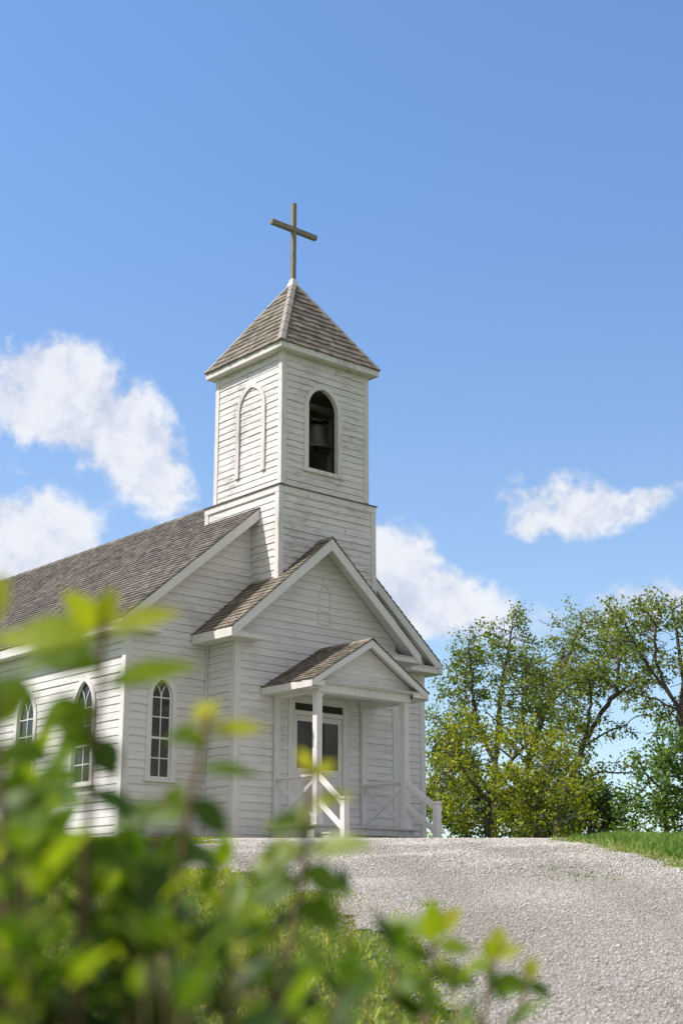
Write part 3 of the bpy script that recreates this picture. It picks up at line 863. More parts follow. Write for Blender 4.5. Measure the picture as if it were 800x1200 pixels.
m = MB(); m.box(2.80, 2.94, .96, 1.04, 10.665, 10.74); m.tube([(2.505, 1.0, 10.80), (2.66, 1.0, 10.80), (2.74, 1.0, 10.72), (3.0, 1.0, 10.72), (3.08, 1.0, 10.80), (3.215, 1.0, 10.80)], [.03, .032, .04, .04, .032, .03], 8)
bpart(m, 'yoke', M['black'])

# ------------------------------------------------------------------ GROUND
ds = np.concatenate([[-400, -150, -60, -30, -15, -8, -4], np.arange(-2, 34, .3), [36, 40, 50, 70, 110, 200, 500, 1500, 4000]])
ls = np.concatenate([[-4000, -1000, -300, -120, -60, -35, -25], np.arange(-20, 20.01, .4), [25, 35, 60, 120, 300, 1000, 4000]])
DD, LL = np.meshgrid(ds, ls, indexing='ij')
GX = CAM[0] + DD * H[0] + LL * R[0]; GY = CAM[1] + DD * H[1] + LL * R[1]; GZ = gz(GX, GY) - 0.012
nd, nl_ = DD.shape
idx = np.arange(nd * nl_).reshape(nd, nl_)
fcs = np.stack([idx[:-1, :-1], idx[:-1, 1:], idx[1:, 1:], idx[1:, :-1]], -1).reshape(-1, 4)[:, ::-1]
gr = build_np('ground', np.stack([GX, GY, GZ], -1).reshape(-1, 3), fcs, np.zeros(nd * nl_), M['soil'], smooth=True)
tag(gr, 'grassy knoll rising to the church', kind='structure')

# the gravel drive: an outline on the ground, running up from the lower right and round in front of the church
right_edge = [hit_ground(*p) for p in ((1040, 1110), (900, 1052), (800, 1022), (760, 1009), (720, 998), (690, 991), (664, 987))]
left_edge = [hit_ground(*p) for p in ((545, 1420), (535, 1300), (528, 1210), (520, 1165), (500, 1125), (470, 1092), (425, 1068), (375, 1044), (325, 1030), (270, 1020), (200, 1013), (120, 1009), (40, 1006))]
far_edge = [hit_ground(*p) for p in ((40, 994), (150, 992), (210, 990.5), (262, 988.5))]
crest = [np.array([-.6, -.55]), np.array([-.2, -1.0]), np.array([.6, -2.2]), np.array([3.6, -2.1]), np.array([6.2, -1.5]), np.array([8.4, -3.2])]
e0 = right_edge[0]; base_r = CAM[:2] + H[:2] * 2.0 + R[:2] * 7.5
POLY = np.array([base_r] + right_edge + [right_edge[-1] + np.array([.4, .6])] + crest[::-1] + far_edge[::-1] + left_edge[::-1] + [CAM[:2] + H[:2] * 1.5 + R[:2] * 1.3])


def inside(P, poly=POLY):
    x, y = P[:, 0], P[:, 1]; r = np.zeros(len(P), bool); n = len(poly)
    for i in range(n):
        x0, y0 = poly[i]; x1, y1 = poly[(i + 1) % n]
        c = (y0 > y) != (y1 > y)
        with np.errstate(divide='ignore', invalid='ignore'):
            r ^= c & (x < (x1 - x0) * (y - y0) / (y1 - y0 + 1e-12) + x0)
    return r


def edge_dist(P, poly=POLY):
    d = np.full(len(P), 1e9)
    for i in range(len(poly)):
        a, b = poly[i], poly[(i + 1) % len(poly)]; t = np.clip(((P - a) @ (b - a)) / ((b - a) @ (b - a) + 1e-12), 0, 1)
        d = np.minimum(d, np.hypot(*(P - a - t[:, None] * (b - a)).T))
    return d


def wob(P):
    return .10 * np.sin(P[:, 0] * 2.1 + np.sin(P[:, 1] * 1.7)) + .07 * np.sin(P[:, 1] * 4.3 + P[:, 0] * 3.1) + .05 * np.sin(P[:, 0] * 9.1 - P[:, 1] * 7.7)


def sdf(P):
    return np.where(inside(P), -1, 1) * edge_dist(P) + wob(P)


def track(P):
    # two packed wheel lines that follow the right edge of the drive
    e = edge_dist(P, np.array(right_edge)) + .35 * np.sin(P[:, 1] * .3)
    w = .5 + .5 * np.sin(P[:, 0] * 1.9 + P[:, 1] * 1.1) * np.sin(P[:, 0] * .7 - P[:, 1] * 2.3)
    return np.clip(np.exp(-((e - 1.3) / .30) ** 2) + np.exp(-((e - 2.75) / .32) ** 2), 0, 1) * (.55 + .45 * w)


s = .10
gd = np.arange(2, 30, s); gl = np.arange(-12, 14, s)
A, B = np.meshgrid(gd, gl, indexing='ij')
PX_ = CAM[0] + A * H[0] + B * R[0]; PY_ = CAM[1] + A * H[1] + B * R[1]
PP = np.stack([PX_.ravel(), PY_.ravel()], -1)
ins = (sdf(PP) < 0).reshape(A.shape)
cell = ins[:-1, :-1] | ins[1:, :-1] | ins[:-1, 1:] | ins[1:, 1:]
idx = np.arange(A.size).reshape(A.shape)
fcs = np.stack([idx[:-1, :-1], idx[:-1, 1:], idx[1:, 1:], idx[1:, :-1]], -1)[cell][:, ::-1]
used, inv = np.unique(fcs, return_inverse=True)
vv = np.column_stack([PP, gz(PP[:, 0], PP[:, 1]) + .004])[used]
dr_ = build_np('gravel_drive', vv, inv.reshape(-1, 4), np.zeros(len(vv)), M['gsheet'], smooth=True, track=track(vv[:, :2]))
tag(dr_, 'pale gravel drive curving up to the church', kind='structure')


def to_world(d, l): return np.stack([CAM[0] + d * H[0] + l * R[0], CAM[1] + d * H[1] + l * R[1]], -1)


def in_view(d, l, m=1.7): return np.abs(l) < 400 / 1690 * d * m + .8


def rot_basis(n):
    a = RNG.uniform(0, 2 * np.pi, n); return np.cos(a), np.sin(a)


# loose stones
def stones(n, d0, d1, size, density_pow):
    d = d0 + (d1 - d0) * RNG.random(n) ** density_pow; l = RNG.uniform(-1, 1, n) * (400 / 1690 * d * 1.5 + .7)
    keep = RNG.random(n) < (400 / 1690 * d * 1.5 + .7) / (400 / 1690 * d1 * 1.5 + .7) if density_pow == 1 else np.ones(n, bool)
    d, l = d[keep], l[keep]
    P = to_world(d, l); sd = sdf(P)
    tk = track(P); k = (sd < RNG.exponential(.10, len(P)) - .02) & (RNG.random(len(P)) > .6 * tk); P = P[k]; n = len(P); tk = tk[k]
    r = RNG.uniform(size[0], size[1], n) * np.where(RNG.random(n) < .02, RNG.uniform(1.4, 2.0, n), 1)
    oc = np.array([(1, 0, 0), (0, 1, 0), (-1, 0, 0), (0, -1, 0), (0, 0, 1), (0, 0, -1)], float)
    vs = oc[None] * r[:, None, None] * RNG.uniform(.65, 1.25, (n, 6, 1)); vs += RNG.normal(0, .18, (n, 6, 3)) * r[:, None, None]
    vs[:, :, 2] *= .5
    c, s_ = rot_basis(n); x = vs[:, :, 0] * c[:, None] - vs[:, :, 1] * s_[:, None]; y = vs[:, :, 0] * s_[:, None] + vs[:, :, 1] * c[:, None]
    vs = np.stack([x, y, vs[:, :, 2]], -1); vs[:, :, :2] += P[:, None, :]; vs[:, :, 2] += (gz(P[:, 0], P[:, 1]) + .004 + r * .30)[:, None]
    f = np.array([(0, 1, 4), (1, 2, 4), (2, 3, 4), (3, 0, 4), (1, 0, 5), (2, 1, 5), (3, 2, 5), (0, 3, 5)])
    return vs.reshape(-1, 3), (f[None] + (np.arange(n) * 6)[:, None, None]).reshape(-1, 3), np.repeat(RNG.random(n), 6), np.repeat(tk, 6)


v1, f1, r1, t1 = stones(480000, 4.0, 14, (.004, .0100), 1)
v2, f2, r2, t2 = stones(380000, 14, 28.5, (.007, .0150), 1)
go = build_np('gravel', np.vstack([v1, v2]), np.vstack([f1, f2 + len(v1)]), np.concatenate([r1, r2]), M['gstone'], track=np.concatenate([t1, t2]))
tag(go, 'loose crushed limestone chips on the drive', 'gravel', kind='stuff')


def blades(P, hgt, wid, lean, tone):
    """one bent blade per point"""
    n = len(P); c, s_ = rot_basis(n); h = hgt * RNG.uniform(.55, 1.25, n); w = wid * RNG.uniform(.6, 1.3, n)
    la = RNG.uniform(.1, 1, n) * lean * h; c2, s2 = rot_basis(n)
    z = gz(P[:, 0], P[:, 1]) - .012
    vs = np.zeros((n, 5, 3))
    for i, (q, k, wk) in enumerate(((0, 0, -1), (0, 0, 1), (.55, .30, -.75), (.55, .30, .75), (1, 1, 0))):
        vs[:, i, 0] = P[:, 0] + c * w * wk / 2 + c2 * la * k; vs[:, i, 1] = P[:, 1] + s_ * w * wk / 2 + s2 * la * k; vs[:, i, 2] = z + h * q * np.sqrt(np.maximum(.2, 1 - (la / h * k) ** 2 * .5))
    f = np.array([(0, 1, 3), (0, 3, 2), (2, 3, 4)])
    return vs.reshape(-1, 3), (f[None] + (np.arange(n) * 5)[:, None, None]).reshape(-1, 3), np.repeat(np.clip(tone + RNG.normal(0, .2, n), 0, 1), 5)


def patchy(P, sc=1.0):
    return .5 + .25 * np.sin(P[:, 0] * 1.3 * sc + 2 * np.sin(P[:, 1] * .9 * sc)) + .25 * np.sin(P[:, 1] * 2.1 * sc + 1.5 * np.sin(P[:, 0] * 1.7 * sc))


# right verge: lush grass
n = 200000
d = RNG.uniform(5, 34, n); l = RNG.uniform(1.0, 15, n); k = in_view(d, l); d, l = d[k], l[k]
P = to_world(d, l); k = (sdf(P) > RNG.exponential(.16, len(P)) - .08) & ~((P[:, 0] < 7.5) & (P[:, 1] > -3.0) & (P[:, 0] > -2.3)); P = P[k]
sd = sdf(P)
v, f, r = blades(P, np.where(sd < .35, .06, .11) + .06 * patchy(P, 2), .014, 1.0, .45 + .4 * (patchy(P, 1.6) - .5) + np.where(sd < .35, .30, 0))
o = build_np('verge_grass', v, f, r, M['grass']); tag(o, 'green grass on the bank right of the gravel', 'grass', kind='stuff')
# left lawn below the church
n = 420000
d = RNG.uniform(2.0, 29, n); l = RNG.uniform(-12, 3.0, n); k = in_view(d, l, 1.9); d, l = d[k], l[k]
P = to_world(d, l); k = (sdf(P) > RNG.exponential(.22, len(P)) - .22 * (d < 22) - .05) & ~((P[:, 0] > XL - .02) & (P[:, 1] > -.02) & (P[:, 0] > -.02) | (P[:, 0] > XL - .03) & (P[:, 1] > MY0 - .03)) & ~((P[:, 0] > .5) & (P[:, 1] > -2.3))
P = P[k]
up = P[:, 1] > P[:, 0] * 0 - 2.2
v, f, r = blades(P, np.where(RNG.random(len(P)) < .05, .075, .036) * (.7 + .6 * patchy(P, 1.7)), .013, 1.2, np.where(up, .30, .56) + .35 * (patchy(P) - .5))
o = build_np('lawn_grass', v, f, r, M['lawn']); tag(o, 'short yellowish lawn between the shrubs and the gravel', 'grass', kind='stuff')
# a few weeds growing in the gravel
P = []
for cx, cy, nn, sp in ((675, 1025, 12, .25), (690, 1031, 12, .3), (655, 1017, 5, .2), (497, 1062, 10, .2)):
    c = hit_ground(cx, cy); P.append(c + RNG.normal(0, sp, (nn, 2)) * np.array([.6, .6]))
P = np.vstack(P); P = np.repeat(P, 5, 0) + RNG.normal(0, .03, (len(P) * 5, 2))
v, f, r = blades(P, .05, .014, 1.0, .35); o = build_np('gravel_weeds', v, f, r, M['grass']); tag(o, 'sparse low weeds coming up through the gravel', 'weeds', kind='stuff')


# ------------------------------------------------------------------ TREES
def colonise(start, envelope, n_att, step, infl, kill, iters=90, seed=0, limbs=()):
    """space colonisation: grow a branching skeleton into the attractor cloud"""
    rg = np.random.default_rng(seed)
    att = []
    wts = np.array([e[1][0] * e[1][1] * e[1][2] * (e[2] if len(e) > 2 else 1) for e in envelope]); wts = wts / wts.sum()
    for e, w in zip(envelope, wts):
        m = max(2, int(n_att * w / 16)); q = rg.normal(size=(m, 3)); q /= np.linalg.norm(q, axis=1)[:, None]
        q *= rg.random(m)[:, None] ** (1 / 2.4); c = np.array(e[0]) + q * np.array(e[1])
        sp = np.repeat(rg.uniform(.22, .50, m), 16)[:, None]
        att.append(np.repeat(c, 16, 0) + rg.normal(0, 1, (m * 16, 3)) * sp * np.array((1, 1, .6)))
    att = np.vstack(att)
    nodes = [np.array(p, float) for p in start]; par = [-1] + list(range(len(start) - 1))
    for lb in limbs:        # hand-set main limbs, each starting at the nearest node
        prev = int(np.argmin([np.linalg.norm(n - np.array(lb[0])) for n in nodes]))
        for p in lb[1:]:
            p = np.array(p, float); a = nodes[prev].copy(); m = max(1, int(np.linalg.norm(p - a) / step))
            for k in range(1, m + 1):
                nodes.append(a + (p - a) * k / m + rg.normal(0, step * .10, 3)); par.append(prev); prev = len(nodes) - 1
    N0 = np.array(nodes)
    D = np.linalg.norm(att[:, None] - N0[None], axis=2); near = D.argmin(1); nd_ = D.min(1)
    alive = np.ones(len(att), bool)
    for it in range(iters):
        act = np.where(alive & (nd_ < infl))[0]
        if len(act) == 0: break
        dirs = {}
        for a in act:
            v = att[a] - nodes[near[a]]; v = v / (np.linalg.norm(v) + 1e-9)
            dirs.setdefault(near[a], []).append(v)
        newi = []
        for k, vs in dirs.items():
            v = np.sum(vs, 0) + rg.normal(0, .25, 3); v /= (np.linalg.norm(v) + 1e-9)
            nodes.append(nodes[k] + v * step); par.append(int(k)); newi.append(len(nodes) - 1)
        Q = np.array([nodes[i] for i in newi]); D = np.linalg.norm(att[:, None] - Q[None], axis=2)
        j = D.argmin(1); dm = D[np.arange(len(att)), j]; b = dm < nd_
        near[b] = np.array(newi)[j[b]]; nd_[b] = dm[b]
        alive &= nd_ > kill
        if len(nodes) > 6000: break
    return np.array(nodes), np.array(par)


def tree_mesh(nodes, par, tip_r, expo=2.15, rmax=None):
    n = len(nodes); acc = np.zeros(n); kids = [[] for _ in range(n)]
    for i in range(1, n): kids[par[i]].append(i)
    rad = np.zeros(n)
    order = list(range(n)); order.sort(key=lambda i: -i)
    for i in order:
        rad[i] = tip_r if not kids[i] else (sum(rad[k] ** expo for k in kids[i])) ** (1 / expo)
    if rmax and rad[0] > rmax: rad = tip_r + (rad - tip_r) * (rmax - tip_r) / (rad[0] - tip_r)
    V = []; F = []
    ns = 6; a = np.arange(ns) * 2 * np.pi / ns
    for i in range(1, n):
        p0, p1 = nodes[par[i]], nodes[i]; t = p1 - p0; L = np.linalg.norm(t)
        if L < 1e-6: continue
        t = t / L; s_ = np.cross(t, (.3, .9, .2)); s_ /= np.linalg.norm(s_); u = np.cross(s_, t)
        r0 = min(rad[par[i]], rad[i] * 1.35); r1 = rad[i]; b = len(V) * ns
        rg = np.cos(a)[:, None] * s_ + np.sin(a)[:, None] * u
        V.append(p0 - t * r0 * .3 + rg * r0); V.append(p1 + rg * r1)
        F.append(np.array([(b + k, b + (k + 1) % ns, b + ns + (k + 1) % ns, b + ns + k) for k in range(ns)]))
    return np.vstack(V), np.vstack(F), rad, kids


def leaf_cloud(C, n_each, spread, size, rg, tone=.5, tvar=.22, droop=.3):
    """small folded leaves around the points C"""
    m = len(C) * n_each; P = np.repeat(C, n_each, 0) + rg.normal(0, spread, (m, 3))
    clump = np.repeat(rg.normal(0, .12, len(C)), n_each)
    nrm = rg.normal(0, 1, (m, 3)) + np.array([0, 0, 1.0]); nrm /= np.linalg.norm(nrm, axis=1)[:, None]
    t = np.cross(nrm, rg.normal(0, 1, (m, 3))); t /= np.linalg.norm(t, axis=1)[:, None]; t[:, 2] -= droop; t /= np.linalg.norm(t, axis=1)[:, None]
    s_ = np.cross(t, nrm); s_ /= (np.linalg.norm(s_, axis=1)[:, None] + 1e-9)
    L = size * rg.uniform(.6, 1.3, m)[:, None]; W = L * rg.uniform(.32, .48, m)[:, None]
    vs = np.stack([P, P + t * L * .5 + s_ * W + nrm * L * .10, P + t * L, P + t * L * .5 - s_ * W + nrm * L * .10], 1)
    f = np.array([(0, 1, 2), (0, 2, 3)])
    return vs.reshape(-1, 3), (f[None] + (np.arange(m) * 4)[:, None, None]).reshape(-1, 3), np.repeat(np.clip(tone + clump + rg.normal(0, tvar, m), 0, 1), 4)


def grow_tree(name, label, group, D, base_px, trunk_px, limbs_px, env_px, leaf, seed, n_att=1500, n_leaf=9, spread=.16, size=.14, tone=.5, step=.22, tip=.010, rmax=.2, cat='tree', leaf_r=.022, infl=2.2, depth=.85):
    """px -> lateral position and height of a tree standing D metres ahead; its depth is as large as its width"""
    rg = np.random.default_rng(seed)
    bx = at(base_px, 985, D)[:2]; bz = float(gz(*bx))
    base = np.array([bx[0], bx[1], bz])
    def P(px, py, dep=0.0):
        q = at(px, py, D); return np.array([q[0], q[1], q[2]]) + H * dep
    tr = [base + np.array([0, 0, -.15])] + [P(*p) for p in trunk_px]
    fine = [tr[0]]
    for a, b in zip(tr[:-1], tr[1:]):
        m = max(1, int(np.linalg.norm(b - a) / step))
        for k in range(1, m + 1): fine.append(a + (b - a) * k / m + rg.normal(0, .025, 3))
    pxm = D * math.sqrt(1) / 1756.0
    env = [(P(x, y, dp), (rx * pxm, rx * pxm * depth, ry * pxm), w) for (x, y, rx, ry, dp, w) in env_px]
    # ellipsoid axes: turn (lateral, depth, up) into world by growing in a local frame
    O = base.copy()
    def loc(p): q = np.asarray(p) - O; return np.array([q @ R, q @ H, q[2]])
    def wor(Q): return O + Q[:, :1] * R + Q[:, 1:2] * H + Q[:, 2:] * UPV
    envl = [(loc(c), r, w) for c, r, w in env]
    nodes, par = colonise([loc(p) for p in fine], envl, n_att, step, infl, step * 1.15, seed=seed,
                          limbs=[[loc(P(*p)) for p in lb] for lb in limbs_px])
    nodes = wor(nodes)
    V, F, rad, kids = tree_mesh(nodes, par, tip, rmax=rmax)
    t = empty(name, tuple(base)); tag(t, label, cat, group)
    inv_ = np.array(base)
    build_np('trunk', V - inv_, F, np.full(len(V), .5), M['bark'], t, smooth=True)
    tips = nodes[(rad < leaf_r)]
    ph = rg.uniform(0, 6, 3)      # leaves come in sprays, with bare gaps between them
    fld = np.sin(tips[:, 0] * 3.1 + ph[0]) + np.sin(tips[:, 1] * 3.3 + ph[1]) + np.sin(tips[:, 2] * 4.3 + ph[2] + tips[:, 0])
    tips = tips[(fld + rg.normal(0, .5, len(tips))) > (-.10 if leaf is M['leaf_olive'] else -.75)]
    lv, lf, lr = leaf_cloud(tips, int(n_leaf * 2.5), spread * .88, size * .86, rg, tone)
    build_np('crown', lv - inv_, lf, lr, leaf, t)
    return t


G = 'trees on the knoll right of the church'
# env entries: px x, px y, px rx, px ry, depth offset m, weight
grow_tree('tree', 'tall open-crowned tree with dark upright stems, nearest behind the right side of the porch', G, 52, 578,
          [(578, 940), (580, 880)], [[(580, 900), (560, 850), (552, 800), (548, 750)], [(580, 880), (586, 820), (592, 775), (600, 735)], [(578, 930), (545, 890), (522, 850)]],
          [(578, 765, 34, 42, 0, 1.1), (550, 790, 32, 45, .5, 1), (605, 800, 32, 55, -.5, .9), (525, 850, 30, 60, .8, 1), (520, 920, 26, 45, 0, 1), (600, 745, 22, 30, .3, .8)],
          M['leaf_olive'], 11, 1700, 8, .15, .13, .48, rmax=.27)
grow_tree('tree', 'tallest tree in the middle, with a long dark limb slanting up to the right', G, 56, 612,
          [(612, 940), (618, 900)], [[(618, 900), (632, 850), (655, 790), (682, 730)], [(618, 895), (612, 840), (612, 790)], [(640, 830), (668, 800)]],
          [(690, 735, 34, 28, 0, 1), (668, 770, 36, 40, .6, 1), (640, 790, 36, 45, 0, .9), (630, 840, 40, 40, -.6, .9), (655, 820, 45, 40, .5, .9), (705, 775, 28, 35, 0, .7)],
          M['leaf_olive'], 12, 1900, 8, .16, .13, .50, rmax=.28)
grow_tree('tree', 'slender tree leaning right, its low branch reaching out over the gap of sky', G, 47, 652,
          [(652, 965), (664, 925), (676, 895), (684, 868)], [[(684, 868), (702, 838), (722, 812), (745, 793)], [(680, 880), (708, 860), (740, 845)], [(668, 915), (700, 905), (735, 906)], [(684, 868), (692, 825), (690, 790)], [(722, 812), (725, 775), (730, 745)]],
          [(735, 790, 26, 26, 0, .8), (733, 848, 24, 12, .3, .45), (722, 905, 20, 8, 0, .35), (695, 800, 30, 40, 0, .7), (728, 755, 24, 30, .3, .7), (682, 855, 20, 26, -.3, .5), (660, 880, 26, 30, 0, .5)],
          M['leaf_olive'], 13, 1300, 7, .14, .13, .5, rmax=.19, infl=1.8)
grow_tree('tree', 'big spreading tree at the right edge, limbs arching up against the cloud', G, 44, 806,
          [(806, 930), (802, 870), (797, 835)], [[(797, 835), (780, 805), (760, 785), (742, 752)], [(797, 835), (800, 790), (793, 745), (788, 715)], [(797, 835), (830, 790), (850, 740)], [(780, 805), (765, 770), (768, 730)], [(797, 835), (770, 820), (740, 812)]],
          [(748, 745, 34, 38, 0, 1), (785, 725, 34, 36, .5, 1), (790, 780, 36, 34, 0, .8), (845, 750, 50, 60, 0, 1), (748, 806, 20, 12, 0, .4), (800, 840, 40, 22, .5, .7), (860, 840, 50, 45, 0, .8), (725, 720, 14, 18, 0, .5)],
          M['leaf_olive'], 14, 1800, 8, .14, .12, .46, rmax=.26, infl=1.9)
grow_tree('tree', 'loose bright yellow-green young tree low in front of the dark stems', G, 43, 570,
          [(570, 960), (574, 930)], [[(574, 940), (545, 905), (530, 885)], [(574, 930), (600, 890), (620, 870)], [(574, 935), (620, 920)]],
          [(530, 940, 34, 30, 0, 1), (552, 905, 26, 18, .3, .9), (560, 850, 34, 22, .5, 1), (540, 870, 26, 16, .2, .7), (600, 915, 34, 16, -.3, 1), (612, 880, 40, 22, .3, .9), (595, 955, 36, 18, -.4, .9), (640, 860, 28, 22, .5, .8), (520, 890, 18, 18, 0, .7)],
          M['leaf_gold'], 15, 1000, 7, .11, .12, .5, rmax=.12, infl=1.6)
grow_tree('tree', 'rounded yellow-green small tree at the foot of the leaning trunk', G, 42, 628,
          [(628, 965), (628, 945)], [],
          [(622, 935, 34, 32, 0, 1), (652, 925, 26, 36, .2, 1), (640, 955, 36, 20, 0, .9), (655, 885, 22, 24, .4, .7)],
          M['leaf_gold'], 16, 700, 8, .11, .115, .40, rmax=.08, infl=1.5)
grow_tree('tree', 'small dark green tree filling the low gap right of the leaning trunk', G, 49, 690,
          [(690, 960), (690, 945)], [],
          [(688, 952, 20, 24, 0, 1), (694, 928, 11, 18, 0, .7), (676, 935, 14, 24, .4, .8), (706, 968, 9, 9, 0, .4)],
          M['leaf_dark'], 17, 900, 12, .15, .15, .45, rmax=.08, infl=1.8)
grow_tree('tree', 'pyramid-shaped mid-green young tree under the big spreading tree', G, 40, 778,
          [(778, 950), (778, 900)], [[(778, 905), (772, 880), (768, 862)], [(778, 930), (755, 905), (748, 890)]],
          [(780, 950, 30, 24, 0, 1), (763, 940, 18, 24, 0, 1), (788, 905, 24, 32, .3, 1), (757, 895, 10, 20, 0, .6), (815, 930, 34, 44, .3, 1), (795, 872, 20, 22, 0, .8), (745, 966, 10, 10, 0, .4)],
          M['leaf_mid'], 18, 1500, 10, .12, .12, .5, rmax=.09, infl=1.6)
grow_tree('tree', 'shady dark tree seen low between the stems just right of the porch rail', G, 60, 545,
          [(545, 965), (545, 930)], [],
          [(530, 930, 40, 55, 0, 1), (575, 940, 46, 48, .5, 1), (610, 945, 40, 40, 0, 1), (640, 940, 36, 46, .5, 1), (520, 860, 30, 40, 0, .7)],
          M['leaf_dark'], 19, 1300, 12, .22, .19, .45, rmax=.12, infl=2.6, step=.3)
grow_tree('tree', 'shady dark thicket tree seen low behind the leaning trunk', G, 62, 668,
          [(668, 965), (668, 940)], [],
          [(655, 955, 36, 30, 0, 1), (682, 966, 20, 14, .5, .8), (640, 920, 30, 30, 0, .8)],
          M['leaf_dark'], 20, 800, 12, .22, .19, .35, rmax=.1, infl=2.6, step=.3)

# ------------------------------------------------------------------ SHRUBS in front of the camera
def leaf_blade(mbv, mbf, mbr, p, t, nrm, L, W, curl, fold, tone):
    """ovate leaf: 7 rows of 3 points, arched and folded along the midrib"""
    t = t / np.linalg.norm(t); s_ = np.cross(t, nrm); s_ /= (np.linalg.norm(s_) + 1e-9); nn = np.cross(s_, t)
    b = sum(len(x) for x in mbv); rows = []
    prof = [.04, .62, .95, 1.0, .82, .46, .02]
    for i, w in enumerate(prof):
        q = i / (len(prof) - 1)
        c = p + t * L * q * (1 - .12 * curl * q) - nn * L * curl * q * q
        side = W / 2 * w
        rows += [c - s_ * side + nn * side * fold, c, c + s_ * side + nn * side * fold]
    mbv.append(np.array(rows)); fs = []
    for i in range(len(prof) - 1):
        a = b + i * 3; fs += [(a, a + 1, a + 4, a + 3), (a + 1, a + 2, a + 5, a + 4)]
    mbf.append(np.array(fs)); mbr.append(np.full(len(rows), tone))


SHD, SHL = .85, 1.05


def shrub(name, label, stems, seed, leaf_len=(.045, .075), group=None, shoots=()):
    """stems: (tip px x, tip px y, distance, base shift lateral, leafy share, leaf scale)"""
    rg = np.random.default_rng(seed)
    sm = MB(); V, F, T = [], [], []
    first = None
    for (tx, ty, D, lat, share, sc) in stems:
        D *= SHD; sc *= SHL; tip = at(tx, ty, D); b = tip + R * lat + H * rg.normal(.05, .10); b[2] = float(gz(b[0], b[1])) - .03
        if first is None: first = b.copy()
        mid = (tip + b) / 2 + R * (-lat * .35) + rg.normal(0, .03, 3)
        L = np.linalg.norm(tip - b); N = max(8, int(L / .05)); pts = []
        for k in range(N + 1):
            q = k / N; pts.append((1 - q) ** 2 * b + 2 * q * (1 - q) * mid + q * q * tip + rg.normal(0, .003, 3) * (0 < k < N))
        sm.tube(pts, [.0045 * (1 - .68 * k / N) for k in range(N + 1)], 6)
        ang = rg.uniform(0, math.pi); s0 = L * (1 - share); sgap = .052
        dist = L
        k = 0; sarc = L
        while sarc > s0:
            q = sarc / L; i = min(N - 1, int(q * N)); p = pts[i] + (pts[min(i + 1, N)] - pts[i]) * (q * N - i)
            ax = pts[min(i + 1, N)] - pts[max(i - 1, 0)]; ax /= np.linalg.norm(ax)
            e1 = np.cross(ax, (.2, .5, .8)); e1 /= np.linalg.norm(e1); e2 = np.cross(ax, e1)
            young = max(0, 1 - k / 3.0)
            for sd in (0, 1):
                if rg.random() < .10 + .25 * (q < .55): continue
                a = ang + sd * math.pi + rg.normal(0, .35)
                out = math.cos(a) * e1 + math.sin(a) * e2
                up = .35 + 1.1 * young + rg.normal(0, .22)
                t = out + ax * up; ln = rg.uniform(*leaf_len) * sc * (.55 + .45 * min(1, (k + .6) / 2.0))
                nrm = np.array([0, 0, 1.0]) + ax * .3 + rg.normal(0, .25, 3)
                tone = np.clip(.07 + .48 * young * (rg.random() < .6) + rg.normal(0, .13), 0, 1)
                pe = p + t / np.linalg.norm(t) * .008
                leaf_blade(V, F, T, pe, t, nrm, ln, ln * rg.uniform(.36, .52), rg.uniform(.05, .45), rg.uniform(.15, .5), tone)
            ang += math.pi / 2 + rg.normal(0, .2); sarc -= sgap * rg.uniform(.75, 1.3) * (.6 if k < 1 else 1); k += 1
    for (D, path, leaves) in shoots:      # single shoots: the stem's course and its leaves (foot, tip, width)
        pts = [at(x, y, D) for x, y in path]; e = pts[-1] + R * rg.normal(0, .02) + H * .04; e[2] = float(gz(e[0], e[1])) - .03; pts.append(e)
        fine = []
        for a, b in zip(pts[:-1], pts[1:]):
            m = max(1, int(np.linalg.norm(b - a) / .04)); fine += [a + (b - a) * k / m for k in range(m)]
        fine.append(pts[-1]); m = len(fine)
        sm.tube(fine, [.0028 + .0035 * min(1, k / (m * .45)) for k in range(m)], 6)
        for (x0, y0, x1, y1, wd, tone) in leaves:
            p0 = at(x0, y0, D + rg.normal(0, .008)); p1 = at(x1, y1, D + rg.normal(0, .02)); tt = p1 - p0; Lf = np.linalg.norm(tt)
            bow = .25 if abs(x1 - x0) > abs(y1 - y0) else .06
            nrm = UPV * .75 - H * (1.0 if bow > .1 else 1.5) + rg.normal(0, .12, 3)
            tt = tt / Lf + UPV * bow * .8
            leaf_blade(V, F, T, p0, tt, nrm, Lf * 1.06, wd / 1756 * D * 1.4, bow * .8, rg.uniform(.1, .3), np.clip(tone * 1.05 + .06 + rg.normal(0, .04), 0, 1))
            k = int(np.argmin([np.linalg.norm(q - p0) for q in fine])); sm.tube([fine[k], (fine[k] + p0) / 2 + UPV * .003, p0], [.0016, .0013, .0011], 5)
    t = empty(name, tuple(first)); tag(t, label, 'shrub', group)
    inv_ = first
    for i in range(len(sm.v)): sm.v[i] = tuple(np.array(sm.v[i]) - inv_)
    sm.build('stem', M['twig'], t, smooth=True)
    build_np('foliage', np.vstack(V) - inv_, np.vstack(F), np.concatenate(T), M['leaf_shrub'], t, smooth=True)
    return t


